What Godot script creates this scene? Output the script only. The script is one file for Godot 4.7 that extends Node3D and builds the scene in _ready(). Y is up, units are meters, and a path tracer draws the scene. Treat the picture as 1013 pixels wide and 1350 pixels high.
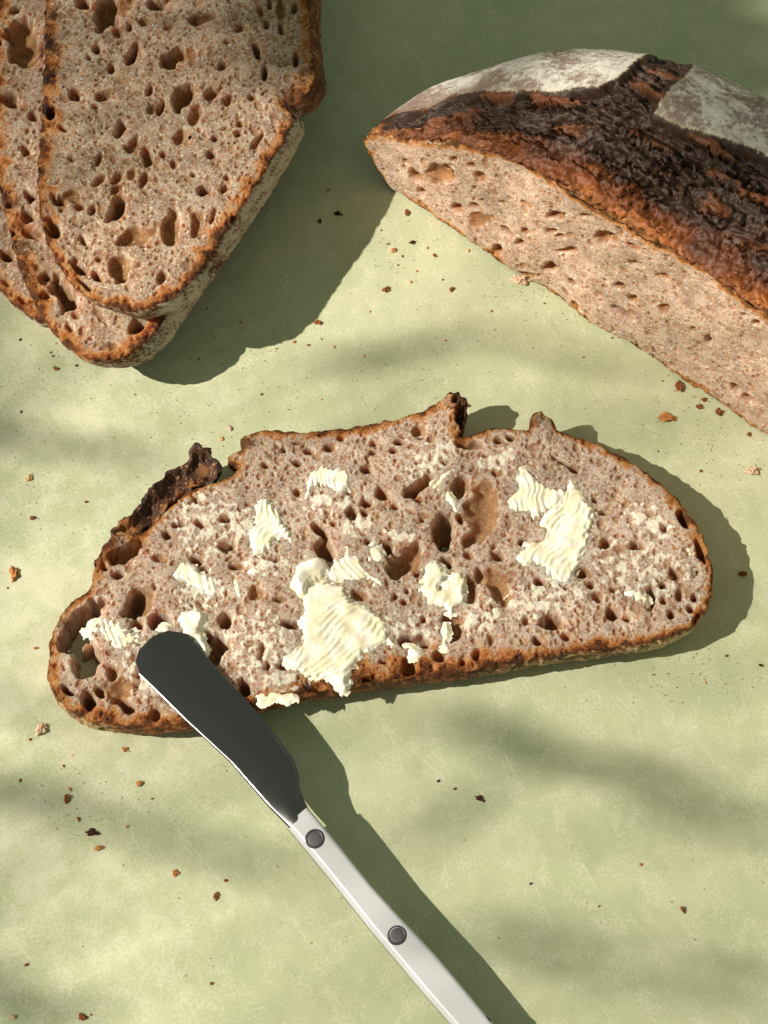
extends Node3D
# Shapes are worked out in centimetres and written to the meshes in metres.

const SUN_TO := Vector3(-1.16, 1.0, 0.27)
const CREAM := Color(0.86, 0.74, 0.46)

var used := {}
var rng := RandomNumberGenerator.new()


func _ready() -> void:
	rng.seed = 77
	set_camera_and_light()
	make_table()
	make_stack()
	make_loaf()
	make_main_slice()
	make_butter()
	make_knife()
	make_crumbs()
	make_branch()


# ------------------------------------------------------------------ camera, sky, sun
func set_camera_and_light() -> void:
	var cam := Camera3D.new()
	cam.name = "camera"
	cam.position = Vector3(0.00000, 0.69282, 0.40000)
	cam.fov = 23.8224
	cam.near = 0.05
	cam.far = 50.0
	add_child(cam)
	cam.look_at_from_position(cam.position, Vector3.ZERO, Vector3.UP)
	cam.current = true
	var env := Environment.new()
	env.background_mode = Environment.BG_SKY
	var sky_mat := ProceduralSkyMaterial.new()
	sky_mat.sky_top_color = Color(0.45, 0.475, 0.415)
	sky_mat.sky_horizon_color = Color(0.63, 0.645, 0.54)
	sky_mat.sky_curve = 0.2
	sky_mat.ground_bottom_color = Color(0.25, 0.24, 0.2)
	sky_mat.ground_horizon_color = Color(0.5, 0.5, 0.46)
	sky_mat.sun_angle_max = 4.0
	var sky := Sky.new()
	sky.sky_material = sky_mat
	env.sky = sky
	env.background_energy_multiplier = 0.97
	env.tonemap_mode = Environment.TONE_MAPPER_LINEAR
	env.tonemap_exposure = 1.34
	env.sdfgi_enabled = true
	env.ssao_enabled = true
	env.ssil_enabled = true
	var we := WorldEnvironment.new()
	we.name = "environment"
	we.environment = env
	add_child(we)
	var sun := DirectionalLight3D.new()
	sun.name = "sun"
	sun.light_energy = 1.6
	sun.light_color = Color(1.0, 0.955, 0.89)
	sun.light_angular_distance = 0.6
	sun.shadow_enabled = true
	add_child(sun)
	sun.look_at_from_position(SUN_TO, Vector3.ZERO, Vector3.UP)


# ------------------------------------------------------------------ helpers
func numbered(called: String) -> String:
	used[called] = used.get(called, -1) + 1
	return called if used[called] == 0 else "%s_%03d" % [called, used[called]]


func thing(called: String, label: String, category: String, at := Vector3.ZERO, group := "") -> Node3D:
	var o := Node3D.new()
	o.name = numbered(called)
	add_child(o)
	o.position = at
	tag(o, label, category, group)
	return o


func tag(o: Node3D, label: String, category: String, group := "") -> void:
	o.set_meta("label", label)
	o.set_meta("category", category)
	if group != "":
		o.set_meta("group", group)


func part(called: String, mesh: Mesh, mat: Material, parent: Node3D) -> MeshInstance3D:
	var o := MeshInstance3D.new()
	o.name = called if parent != self else numbered(called)
	o.mesh = mesh
	o.material_override = mat
	parent.add_child(o, true)
	return o


func noise(freq: float, s: int, octaves := 1, kind := FastNoiseLite.TYPE_SIMPLEX) -> FastNoiseLite:
	var n := FastNoiseLite.new()
	n.noise_type = kind
	n.seed = s
	n.frequency = freq
	n.fractal_type = FastNoiseLite.FRACTAL_NONE if octaves == 1 else FastNoiseLite.FRACTAL_FBM
	n.fractal_octaves = octaves
	return n


func painted(rough := 0.9, specular := 0.4) -> StandardMaterial3D:
	var m := StandardMaterial3D.new()
	m.vertex_color_use_as_albedo = true
	m.roughness = rough
	m.metallic_specular = specular
	return m


func plain(c: Color, rough := 0.6, metal := 0.0) -> StandardMaterial3D:
	var m := StandardMaterial3D.new()
	m.albedo_color = c.linear_to_srgb()
	m.roughness = rough
	m.metallic = metal
	return m


# every triangle turned so that its front agrees with the normals of its corners
func turned_out(v: PackedVector3Array, n: PackedVector3Array, idx: PackedInt32Array) -> PackedInt32Array:
	for t in range(0, idx.size(), 3):
		var a := v[idx[t]]
		if (v[idx[t + 2]] - a).cross(v[idx[t + 1]] - a).dot(n[idx[t]] + n[idx[t + 1]] + n[idx[t + 2]]) < 0.0:
			var k := idx[t + 1]
			idx[t + 1] = idx[t + 2]
			idx[t + 2] = k
	return idx


func points(flat: Array) -> PackedVector2Array:
	var out := PackedVector2Array()
	for i in flat.size() / 2:
		out.append(Vector2(flat[2 * i], flat[2 * i + 1]))
	return out


func rounded(p: PackedVector2Array, times: int) -> PackedVector2Array:
	var out := PackedVector2Array()
	var n := p.size()
	for i in n:
		for k in times:
			out.append(p[i].cubic_interpolate(p[(i + 1) % n], p[(i + n - 1) % n], p[(i + 2) % n], float(k) / times))
	return out


func mesh_from(v: PackedVector3Array, n: PackedVector3Array, c: PackedColorArray, idx: PackedInt32Array) -> ArrayMesh:
	var a := []
	a.resize(Mesh.ARRAY_MAX)
	a[Mesh.ARRAY_VERTEX] = v
	a[Mesh.ARRAY_NORMAL] = n
	if c.size() > 0:
		a[Mesh.ARRAY_COLOR] = c
	a[Mesh.ARRAY_INDEX] = idx
	var m := ArrayMesh.new()
	m.add_surface_from_arrays(Mesh.PRIMITIVE_TRIANGLES, a)
	return m


# signed distance to a polygon's edge (positive inside, up to reach) on a lattice of pitch h, only near the edge
class Edge:
	var x0: float
	var y0: float
	var h: float
	var nx: int
	var ny: int
	var d := PackedFloat32Array()

	func _init(poly: PackedVector2Array, pitch: float, reach: float) -> void:
		h = pitch
		var lo := poly[0]
		var hi := poly[0]
		for p in poly:
			lo = lo.min(p)
			hi = hi.max(p)
		x0 = lo.x - reach
		y0 = lo.y - reach
		nx = int(ceil((hi.x - lo.x + 2 * reach) / h)) + 2
		ny = int(ceil((hi.y - lo.y + 2 * reach) / h)) + 2
		d.resize(nx * ny)
		d.fill(reach * reach)
		var n := poly.size()
		for i in n:
			var a := poly[i]
			var b := poly[(i + 1) % n]
			var i0 := maxi(0, int((minf(a.x, b.x) - reach - x0) / h))
			var i1 := mini(nx - 1, int((maxf(a.x, b.x) + reach - x0) / h) + 1)
			var j0 := maxi(0, int((minf(a.y, b.y) - reach - y0) / h))
			var j1 := mini(ny - 1, int((maxf(a.y, b.y) + reach - y0) / h) + 1)
			var ab := b - a
			var l2 := maxf(ab.length_squared(), 1e-9)
			for j in range(j0, j1 + 1):
				for k in range(i0, i1 + 1):
					var p := Vector2(x0 + k * h, y0 + j * h) - a
					var e := (p - ab * clampf(p.dot(ab) / l2, 0.0, 1.0)).length_squared()
					if e < d[j * nx + k]:
						d[j * nx + k] = e
		for j in ny:
			for k in nx:
				var s := sqrt(d[j * nx + k])
				d[j * nx + k] = s if Geometry2D.is_point_in_polygon(Vector2(x0 + k * h, y0 + j * h), poly) else -s

	func at(x: float, y: float) -> float:
		var fx := clampf((x - x0) / h, 0.0, nx - 1.001)
		var fy := clampf((y - y0) / h, 0.0, ny - 1.001)
		var i := int(fx)
		var j := int(fy)
		fx -= i
		fy -= j
		var k := j * nx + i
		return lerpf(lerpf(d[k], d[k + 1], fx), lerpf(d[k + nx], d[k + nx + 1], fx), fy)


func ramp4(a: Color, b: Color, c: Color, e: Color, t: float) -> Color:
	t = clampf(t, 0.0, 1.0) * 3.0
	if t < 1.0:
		return a.lerp(b, t)
	if t < 2.0:
		return b.lerp(c, t - 1.0)
	return c.lerp(e, t - 2.0)


func base_top(sp: Dictionary, x: float, z: float) -> float:
	var y: float = sp.H
	var lift: Array = sp.get("lift", [])
	for i in range(0, lift.size(), 4):
		var q: float = (Vector2(x - lift[i], z - lift[i + 1])).length_squared() / (lift[i + 2] * lift[i + 2])
		if q < 6.0:
			y += lift[i + 3] * exp(-q)
	return y


# The cut face of a slice: a fine height field with every hole and pore sunk into it, clipped to the slice's outline.
func crumb_mesh(sp: Dictionary) -> ArrayMesh:
	var st: float = sp.get("step", 0.03)
	var poly: PackedVector2Array = sp.poly
	var edge := Edge.new(rounded(poly, 2), 0.1, 0.9)
	var seed0: int = sp.seed
	var r := RandomNumberGenerator.new()
	r.seed = seed0
	var lo := Vector2(edge.x0 + 0.8, edge.y0 + 0.8)
	var hi := Vector2(edge.x0 + edge.nx * edge.h - 0.8, edge.y0 + edge.ny * edge.h - 0.8)
	if sp.has("lo"):
		lo = lo.max(sp.lo)
	if sp.has("hi"):
		hi = hi.min(sp.hi)
	var nu := int((hi.x - lo.x) / st) + 1
	var nv := int((hi.y - lo.y) / st) + 1
	var dep := PackedFloat32Array()
	dep.resize(nu * nv)
	var cov := PackedFloat32Array()
	cov.resize(nu * nv)
	var deep_holes := PackedFloat32Array()
	deep_holes.resize(nu * nv)
	var wob := noise(1.1, seed0 + 1)
	var wob2 := noise(2.6, seed0 + 2)
	# holes: the large ones where they are, then pores of all sizes
	var holes: Array = sp.get("holes", []).duplicate()
	var large := holes.size() / 6
	var area := (hi.x - lo.x) * (hi.y - lo.y)
	var pore_scale: float = sp.get("pores", 1.0)
	for size in [[0.10, 1.2, 0.6], [0.056, 13.0, 1.0], [0.04, 12.0, 0.5], [0.028, 20.0, 0.35], [0.021, 30.0, 1.7]]:
		for i in int(area * size[1] * pore_scale):
			var x := r.randf_range(lo.x, hi.x)
			var y := r.randf_range(lo.y, hi.y)
			var rr: float = size[0] * r.randf_range(0.6, 1.45)
			var stretch := r.randf_range(1.0, 1.9)
			var turn: float = sp.get("grain", 0.0) + wob.get_noise_2d(x * 0.2, y * 0.2) * 120.0 + r.randf_range(-35, 35)
			holes.append_array([x, y, rr * stretch, rr, turn, rr * size[2] * r.randf_range(0.6, 1.3)])
	for k in holes.size() / 6:
		var hx: float = holes[k * 6]
		var hy: float = holes[k * 6 + 1]
		var ra: float = holes[k * 6 + 2] * (0.88 if k < large else 1.0)
		var rb: float = holes[k * 6 + 3] * (0.88 if k < large else 1.0)
		var an := deg_to_rad(holes[k * 6 + 4])
		var deep: float = holes[k * 6 + 5]
		if k < large and deep < 0.95:
			deep *= 0.92
		var big := k < large
		var ca := cos(an)
		var sa := sin(an)
		var reach := maxf(ra, rb) * 1.25
		var i0 := maxi(0, int((hx - reach - lo.x) / st))
		var i1 := mini(nu - 1, int((hx + reach - lo.x) / st) + 1)
		var j0 := maxi(0, int((hy - reach - lo.y) / st))
		var j1 := mini(nv - 1, int((hy + reach - lo.y) / st) + 1)
		var steep := 0.5
		if big and deep < minf(ra, rb) * 1.1:
			steep = 0.8
		elif big and deep >= 1.5:  # right through
			deep = 2.6
		for j in range(j0, j1 + 1):
			for i in range(i0, i1 + 1):
				var dx := lo.x + i * st - hx
				var dy := lo.y + j * st - hy
				var a := (dx * ca + dy * sa) / ra
				var b := (dy * ca - dx * sa) / rb
				var q := a * a + b * b
				if big:
					q *= 1.0 + (0.2 if deep > 2.0 else 0.6) * wob.get_noise_2d(lo.x + i * st, lo.y + j * st) + 0.22 * wob2.get_noise_2d(lo.x + i * st, lo.y + j * st)
				if q < 1.0:
					var f := deep * pow(1.0 - q, steep)
					var at := j * nu + i
					if big and f > deep_holes[at]:
						deep_holes[at] = f
					elif not big and f > dep[at]:
						dep[at] = f
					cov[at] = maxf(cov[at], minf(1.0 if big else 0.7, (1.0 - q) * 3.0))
	# the large holes are evened out, so that their steep walls come out smooth
	for pass_ in 2:
		var was := deep_holes.duplicate()
		for j in range(1, nv - 1):
			for i in range(1, nu - 1):
				var k := j * nu + i
				if was[k] + was[k - 1] + was[k + 1] + was[k - nu] + was[k + nu] > 0.0:
					deep_holes[k] = was[k] * 0.25 + (was[k - 1] + was[k + 1] + was[k - nu] + was[k + nu]) * 0.125 + (was[k - nu - 1] + was[k - nu + 1] + was[k + nu - 1] + was[k + nu + 1]) * 0.0625
	for k in nu * nv:
		if deep_holes[k] > dep[k]:
			dep[k] = deep_holes[k]
	# butter rubbed into the crumb: it fills the pores
	var sm := PackedFloat32Array()
	var rubbed: Array = sp.get("rubbed", [])
	if rubbed.size() > 0:
		sm.resize(nu * nv)
	for k in rubbed.size() / 6:
		var ca := cos(deg_to_rad(rubbed[k * 6 + 4]))
		var sa := sin(deg_to_rad(rubbed[k * 6 + 4]))
		var reach: float = maxf(rubbed[k * 6 + 2], rubbed[k * 6 + 3])
		for j in range(maxi(0, int((rubbed[k * 6 + 1] - reach - lo.y) / st)), mini(nv, int((rubbed[k * 6 + 1] + reach - lo.y) / st) + 1)):
			for i in range(maxi(0, int((rubbed[k * 6] - reach - lo.x) / st)), mini(nu, int((rubbed[k * 6] + reach - lo.x) / st) + 1)):
				var dx: float = lo.x + i * st - rubbed[k * 6]
				var dy: float = lo.y + j * st - rubbed[k * 6 + 1]
				var a: float = (dx * ca + dy * sa) / rubbed[k * 6 + 2]
				var b: float = (dy * ca - dx * sa) / rubbed[k * 6 + 3]
				sm[j * nu + i] = maxf(sm[j * nu + i], rubbed[k * 6 + 5] * (1.0 - a * a - b * b))
	var n_sm := noise(2.3, seed0 + 30, 3)
	# heights
	var n_bend := noise(0.25, seed0 + 3)
	var n_mid := noise(2.2, seed0 + 4, 2)
	var n_fine := noise(9.0, seed0 + 5)
	var n_grit := noise(17.0, seed0 + 6)
	var n_edge := noise(1.6, seed0 + 7, 3)
	var n_tone := noise(0.9, seed0 + 8, 2)
	var n_bran := noise(6.5, seed0 + 9)
	var rugged: float = sp.get("rugged", 1.0)
	var ragged: float = sp.get("ragged", 0.06)
	var cw0: float = sp.get("crust", 0.45)
	var widen: Array = sp.get("widen", [])
	var burn: Array = sp.get("burn", [])
	var c_hi: Color = sp.get("c_hi", Color(0.50, 0.39, 0.31))
	var c_lo: Color = sp.get("c_lo", Color(0.49, 0.33, 0.22))
	var tan_: Color = sp.get("tan", Color(0.42, 0.195, 0.075))
	var golden: Color = sp.get("golden", Color(0.29, 0.097, 0.024))
	var brown: Color = sp.get("brown", Color(0.078, 0.026, 0.010))
	var bran := Color(0.40, 0.19, 0.08)
	var flour: Color = sp.get("flecks", Color(0.66, 0.58, 0.50))
	var dark := Color(0.022, 0.012, 0.009)
	var verts := PackedVector3Array()
	var cols := PackedColorArray()
	var slot := PackedInt32Array()
	slot.resize(nu * nv)
	slot.fill(-1)
	var floor_y: float = sp.get("floor", 0.03)
	var bowl: float = sp.get("bowl", 0.0)
	var wavy: float = sp.get("wavy", 0.05)
	var has_lift: bool = sp.has("lift")
	for j in nv:
		var z := lo.y + j * st
		for i in nu:
			var x := lo.x + i * st
			var d := edge.at(x, z)
			if d < -0.25:
				continue
			d += n_edge.get_noise_2d(x, z) * ragged
			if d < -st * 1.6:
				continue
			var k := j * nu + i
			var px := x
			var pz := z
			if d < 0.0:
				var g := Vector2(edge.at(x + 0.05, z) - edge.at(x - 0.05, z), edge.at(x, z + 0.05) - edge.at(x, z - 0.05)).normalized()
				px -= g.x * d
				pz -= g.y * d
				d = 0.0
			var e := 1.0 - minf(d / 0.14, 1.0)
			var mid := n_mid.get_noise_2d(x, z)
			var fine := n_fine.get_noise_2d(x, z)
			var grit := n_grit.get_noise_2d(x, z)
			var keep := 1.0 - 0.8 * cov[k]
			var y := (base_top(sp, x, z) if has_lift else float(sp.H)) + n_bend.get_noise_2d(x, z) * wavy - 0.07 * e * e - bowl * smoothstep(0.04, 0.32, d)
			var wet := 0.0
			if sm.size() > 0 and sm[k] > 0.0:
				wet = clampf((sm[k] + n_sm.get_noise_2d(x, z) * 1.0 + fine * 0.12 - 0.16) * 2.4, 0.0, 1.0)
				y += wet * (0.7 * minf(dep[k], 0.12) + 0.028 + 0.02 * n_sm.get_noise_2d(x * 2.0, z * 2.0))
			y += (mid * 0.007 + (fine * 0.004 + grit * 0.004) * keep) * rugged - dep[k]
			if y < floor_y:
				if sp.get("through", false):
					y = floor_y
					slot[k] = -2 - verts.size()
				y = maxf(y, floor_y)
			verts.append(Vector3(px, y, pz) * 0.01)
			# what the bread is like here: crumb, bran, flour, or crust towards the edge
			var tone := n_tone.get_noise_2d(x, z)
			mid = n_mid.get_noise_3d(x, y, z)
			grit = n_grit.get_noise_3d(x, y, z)
			var c := c_lo.lerp(c_hi, clampf(0.52 + tone * 0.45 + mid * 0.35 + grit * 0.55 + n_fine.get_noise_3d(x, y, z) * 0.3, 0.0, 1.15))
			var bn := n_bran.get_noise_3d(x, y, z)
			if bn > 0.57:
				c = c.lerp(bran, minf(1.0, (bn - 0.57) * 3.4))
			elif bn < -0.68:
				c = c.lerp(flour, minf(1.0, (-bn - 0.62) * 5.0))
			c = c.lerp(c * Color(0.72, 0.49, 0.29), cov[k])  # smooth cell skin, with the shade inside holes and pores painted in
			var cw := cw0
			for w in range(0, widen.size(), 4):
				var q: float = Vector2(x - widen[w], z - widen[w + 1]).length_squared() / (widen[w + 2] * widen[w + 2])
				if q < 5.0:
					cw += widen[w + 3] * exp(-q)
			cw = maxf(cw, 0.04)
			var t := 1.0 - d / cw + tone * 0.5 + mid * 0.35 + fine * 0.2
			if t > 0.0:
				c = ramp4(c, tan_, golden, brown, minf(t, 1.0) * 0.9 + 0.1 * t * t)
			for w in range(0, burn.size(), 4):
				var q: float = Vector2(x - burn[w], z - burn[w + 1]).length_squared() / (burn[w + 2] * burn[w + 2])
				if q < 4.0:
					c = c.lerp(dark if burn[w + 3] > 0.5 else Color(0.30, 0.12, 0.035), clampf(exp(-q) * 1.5 + mid * 0.9 + fine * 0.4 - 0.25, 0.0, 1.0) * minf(1.0, absf(burn[w + 3])))
			if wet > 0.0:
				c = c.lerp(Color(0.84, 0.78, 0.67), wet * 0.68)
			cols.append(c)
			if slot[k] == -1:
				slot[k] = verts.size() - 1
	return grid_mesh(slot, nu, nv, verts, cols)


# triangles and normals for a grid whose cells hold vertex numbers; -1 is no vertex, less than -1 marks the ground of a hole right through
func grid_mesh(slot: PackedInt32Array, nu: int, nv: int, verts: PackedVector3Array, cols: PackedColorArray) -> ArrayMesh:
	var idx := PackedInt32Array()
	var nrm := PackedVector3Array()
	nrm.resize(verts.size())
	for j in nv - 1:
		for i in nu - 1:
			var k := j * nu + i
			var a := slot[k]
			var b := slot[k + 1]
			var c := slot[k + nu]
			var e := slot[k + nu + 1]
			if a == -1 or b == -1 or c == -1 or e == -1:
				continue
			if a < -1 and b < -1 and c < -1 and e < -1:
				continue
			if a < -1: a = -2 - a
			if b < -1: b = -2 - b
			if c < -1: c = -2 - c
			if e < -1: e = -2 - e
			idx.append(a); idx.append(b); idx.append(c)
			idx.append(b); idx.append(e); idx.append(c)
			var f := (verts[e] - verts[a]).cross(verts[b] - verts[c]) * 1e6
			if f.y < 0.0:
				f = -f
			nrm[a] += f
			nrm[b] += f
			nrm[c] += f
			nrm[e] += f
	for i in nrm.size():
		nrm[i] = nrm[i].normalized()
	return mesh_from(verts, nrm, cols, idx)


# The crust round a slice: a wall swept along the outline.
func wall_mesh(sp: Dictionary) -> ArrayMesh:
	var poly := rounded(sp.poly, 3)
	var seed0: int = sp.seed
	var n_edge := noise(1.6, seed0 + 7, 3)
	var n_bend := noise(0.25, seed0 + 3)
	var n_big := noise(1.3, seed0 + 21, 2)
	var n_hi := noise(6.0, seed0 + 22, 2)
	var n_crack := noise(6.5, seed0 + 23, 1, FastNoiseLite.TYPE_CELLULAR)
	n_crack.cellular_return_type = FastNoiseLite.RETURN_DISTANCE2_SUB
	var ragged: float = sp.get("ragged", 0.06)
	var ds: float = sp.get("wall_step", 0.045)
	var ring := PackedVector2Array()
	for i in poly.size():
		var a := poly[i]
		var b := poly[(i + 1) % poly.size()]
		var m := maxi(1, int((b - a).length() / ds))
		for k in m:
			ring.append(a.lerp(b, float(k) / m))
	if Geometry2D.is_polygon_clockwise(ring):
		ring.reverse()
	var n := ring.size()
	var rows: int = sp.get("rows", 24)
	var floury: Array = sp.get("floury", [])
	var brown: Color = sp.get("brown", Color(0.078, 0.026, 0.010))
	var golden: Color = sp.get("golden", Color(0.29, 0.097, 0.024))
	var flour: Color = sp.get("flour", Color(0.50, 0.455, 0.36))
	var burn: Array = sp.get("burn", [])
	var bulge: float = sp.get("bulge", 0.10)
	var shear: Vector2 = sp.get("shear", Vector2.ZERO)  # a slice cut at a slant: its underside lies shifted
	var tuck: float = sp.get("tuck", 0.22)
	var drop: float = sp.get("drop", sp.H)
	var verts := PackedVector3Array()
	var cols := PackedColorArray()
	for i in n:
		var p := ring[i]
		var tang := (ring[(i + 2) % n] - ring[(i + n - 2) % n]).normalized()
		var out := Vector2(tang.y, -tang.x)
		var off := n_edge.get_noise_2d(p.x, p.y) * ragged
		var top := base_top(sp, p.x, p.y) + n_bend.get_noise_2d(p.x, p.y) * 0.05 - 0.06
		var fl := 0.0
		for w in range(0, floury.size(), 4):
			var q: float = (p - Vector2(floury[w], floury[w + 1])).length_squared() / (floury[w + 2] * floury[w + 2])
			fl = maxf(fl, floury[w + 3] * clampf(1.6 * exp(-q), 0.0, 1.0))
		var bu := 0.0
		for w in range(0, burn.size(), 4):
			bu += maxf(0.0, burn[w + 3]) * exp(-(p - Vector2(burn[w], burn[w + 1])).length_squared() / (burn[w + 2] * burn[w + 2]))
		for rr in rows:
			var t := float(rr) / (rows - 1)
			var y := lerpf(top, sp.H - drop + 0.01, t)
			var b := n_big.get_noise_3d(p.x, y * 1.6, p.y)
			var hh := n_hi.get_noise_3d(p.x, y, p.y)
			var cr := n_crack.get_noise_3d(p.x + hh * 0.05, y + b * 0.06, p.y) + 1.0 + maxf(0.0, b * 1.2 + hh * 0.6)
			var o := off * (1.0 - 0.75 * t) - tuck * t * t + bulge * sin(PI * pow(t, 0.7)) + (b * 0.04 + hh * 0.014) * minf(1.0, t * 6.0) - 0.015
			var mask := clampf(fl * 1.5 + b * 0.35 + hh * 1.0 - 0.35 - maxf(0.0, 0.15 - t) * 5.0, 0.0, 1.0) * clampf(cr * 8.0 - 0.2, 0.0, 1.0)
			o += mask * 0.01
			verts.append(Vector3(p.x + out.x * o + shear.x * t, y, p.y + out.y * o + shear.y * t) * 0.01)
			var c := brown.lerp(golden, clampf(0.35 + b * 0.8 + hh * 0.5, 0.0, 1.0)).lerp(Color(0.03, 0.015, 0.01), clampf(bu, 0.0, 0.9))
			cols.append(c.lerp(flour, mask * 0.85))
	var idx := PackedInt32Array()
	var nrm := PackedVector3Array()
	nrm.resize(verts.size())
	for i in n:
		for rr in rows - 1:
			var a := i * rows + rr
			var b := ((i + 1) % n) * rows + rr
			idx.append_array([a, b, a + 1, b, b + 1, a + 1])
			var f := (verts[b] - verts[a + 1]).cross(verts[b + 1] - verts[a]) * 1e6
			nrm[a] += f
			nrm[b] += f
			nrm[a + 1] += f
			nrm[b + 1] += f
	for i in nrm.size():
		nrm[i] = nrm[i].normalized()
		var tang := ring[(i / rows + 1) % n] - ring[(i / rows + n - 1) % n]
		if nrm[i].dot(Vector3(tang.y, 0, -tang.x)) < 0.0:
			nrm[i] = -nrm[i]
	return mesh_from(verts, nrm, cols, turned_out(verts, nrm, idx))


func underside_mesh(sp: Dictionary) -> ArrayMesh:
	var poly := Geometry2D.offset_polygon(rounded(sp.poly, 2), -0.3)[0]
	var verts := PackedVector3Array()
	var nrm := PackedVector3Array()
	for p in poly:
		verts.append(Vector3(p.x + sp.get("shear", Vector2.ZERO).x, 0.02, p.y + sp.get("shear", Vector2.ZERO).y) * 0.01)
		nrm.append(Vector3.DOWN)
	var idx := Geometry2D.triangulate_polygon(poly)
	return mesh_from(verts, nrm, PackedColorArray(), idx)


# ------------------------------------------------------------------ the table
func make_table() -> void:
	var px := 1500
	var span := 0.48
	var soft := noise(0.006, 5, 4).get_image(px, px, false, false, true)
	var blot := noise(0.024, 6, 5).get_image(px, px, false, false, true)
	var grain := noise(0.22, 7, 4).get_image(px, px, false, false, true)
	var a := soft.get_data()
	var b := blot.get_data()
	var g := grain.get_data()
	var out := PackedByteArray()
	out.resize(px * px * 3)
	var c0 := Color(0.672, 0.705, 0.572)
	var c1 := Color(0.748, 0.76, 0.638)
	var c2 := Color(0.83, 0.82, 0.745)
	var lut := PackedByteArray()
	lut.resize(256 * 64 * 3)
	for i in 256:
		for k in 64:
			var t := i / 255.0
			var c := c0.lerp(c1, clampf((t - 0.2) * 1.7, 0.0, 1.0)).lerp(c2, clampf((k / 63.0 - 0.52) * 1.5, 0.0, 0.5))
			lut[(i * 64 + k) * 3] = int(c.r * 255.0)
			lut[(i * 64 + k) * 3 + 1] = int(c.g * 255.0)
			lut[(i * 64 + k) * 3 + 2] = int(c.b * 255.0)
	for i in px * px:
		var gi := g[i]
		var s := clampi((a[i] * 4 + gi * 3) / 7, 0, 255)
		var left_light := clampf((px * 0.42 - i % px) / (px * 0.16), 0.0, 1.0) * 15.0  # brighter light on the left, painted into the colour
		var k := clampi(int((b[i] * 5 + gi * 4) / 36.0 + left_light * (0.4 + a[i] / 255.0)), 0, 63)
		var at := (s * 64 + k) * 3
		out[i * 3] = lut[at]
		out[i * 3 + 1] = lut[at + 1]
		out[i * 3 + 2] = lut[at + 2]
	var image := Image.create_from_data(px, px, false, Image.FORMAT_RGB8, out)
	# knife scratches and pinpricks
	var r := RandomNumberGenerator.new()
	r.seed = 31
	for i in 5200:
		var x := r.randf() * px
		var y := r.randf() * px
		var turn := (r.randfn(1.1, 0.2) if i % 3 else r.randfn(-0.75, 0.5))
		var bend := r.randf_range(-0.0015, 0.0015)
		var length := int(pow(r.randf(), 5.0) * 150.0) + r.randi_range(5, 26)
		var strength := r.randf_range(0.08, 0.42)
		for k in length:
			x += cos(turn)
			y += sin(turn)
			turn += bend
			if x < 0 or y < 0 or x >= px or y >= px:
				break
			var f := strength * sin(PI * k / length) * (0.6 + 0.4 * sin(k * 0.37 + i))
			image.set_pixel(int(x), int(y), image.get_pixel(int(x), int(y)).lerp(Color(0.9, 0.9, 0.84), f))
	for i in 2600:
		var x := r.randi_range(1, px - 2)
		var y := r.randi_range(1, px - 2)
		var f := r.randf_range(0.1, 0.5)
		image.set_pixel(x, y, image.get_pixel(x, y).lerp(Color(0.93, 0.93, 0.88) if i % 3 else Color(0.42, 0.43, 0.3), f))
	image.generate_mipmaps()
	var m := StandardMaterial3D.new()
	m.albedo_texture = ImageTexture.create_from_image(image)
	m.roughness = 0.62
	m.metallic_specular = 0.35
	m.normal_enabled = true
	var fine := NoiseTexture2D.new()
	fine.width = 512
	fine.height = 512
	fine.seamless = true
	fine.as_normal_map = true
	fine.bump_strength = 1.2
	fine.noise = noise(0.05, 9, 3)
	m.normal_texture = fine
	m.normal_scale = 0.25
	m.uv1_triplanar = true
	m.uv1_world_triplanar = true
	m.uv1_scale = Vector3.ONE / span
	m.uv1_offset = Vector3(0.5, 0.5, 0.55)
	var box := BoxMesh.new()
	box.size = Vector3(1.5, 0.03, 1.2)
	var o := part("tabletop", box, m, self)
	o.position = Vector3(0, -0.015, 0)
	o.set_meta("kind", "structure")
	o.set_meta("label", "pale green painted tabletop with scratches and pale blotches")


# ------------------------------------------------------------------ the slices at the top left
func make_slice(sp: Dictionary, called: String, label: String, group: String, at: Vector3) -> Node3D:
	var t := thing(called, label, "bread slice", at, group)
	var soft := painted(0.85, 0.35)
	soft.subsurf_scatter_enabled = true
	soft.subsurf_scatter_strength = 0.45
	part("crumb", crumb_mesh(sp), soft, t)
	part("crust", wall_mesh(sp), painted(0.75, 0.4), t)
	if not sp.get("through", false):
		part("underside", underside_mesh(sp), plain(Color(0.4, 0.26, 0.16), 0.9), t)
	return t


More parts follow.
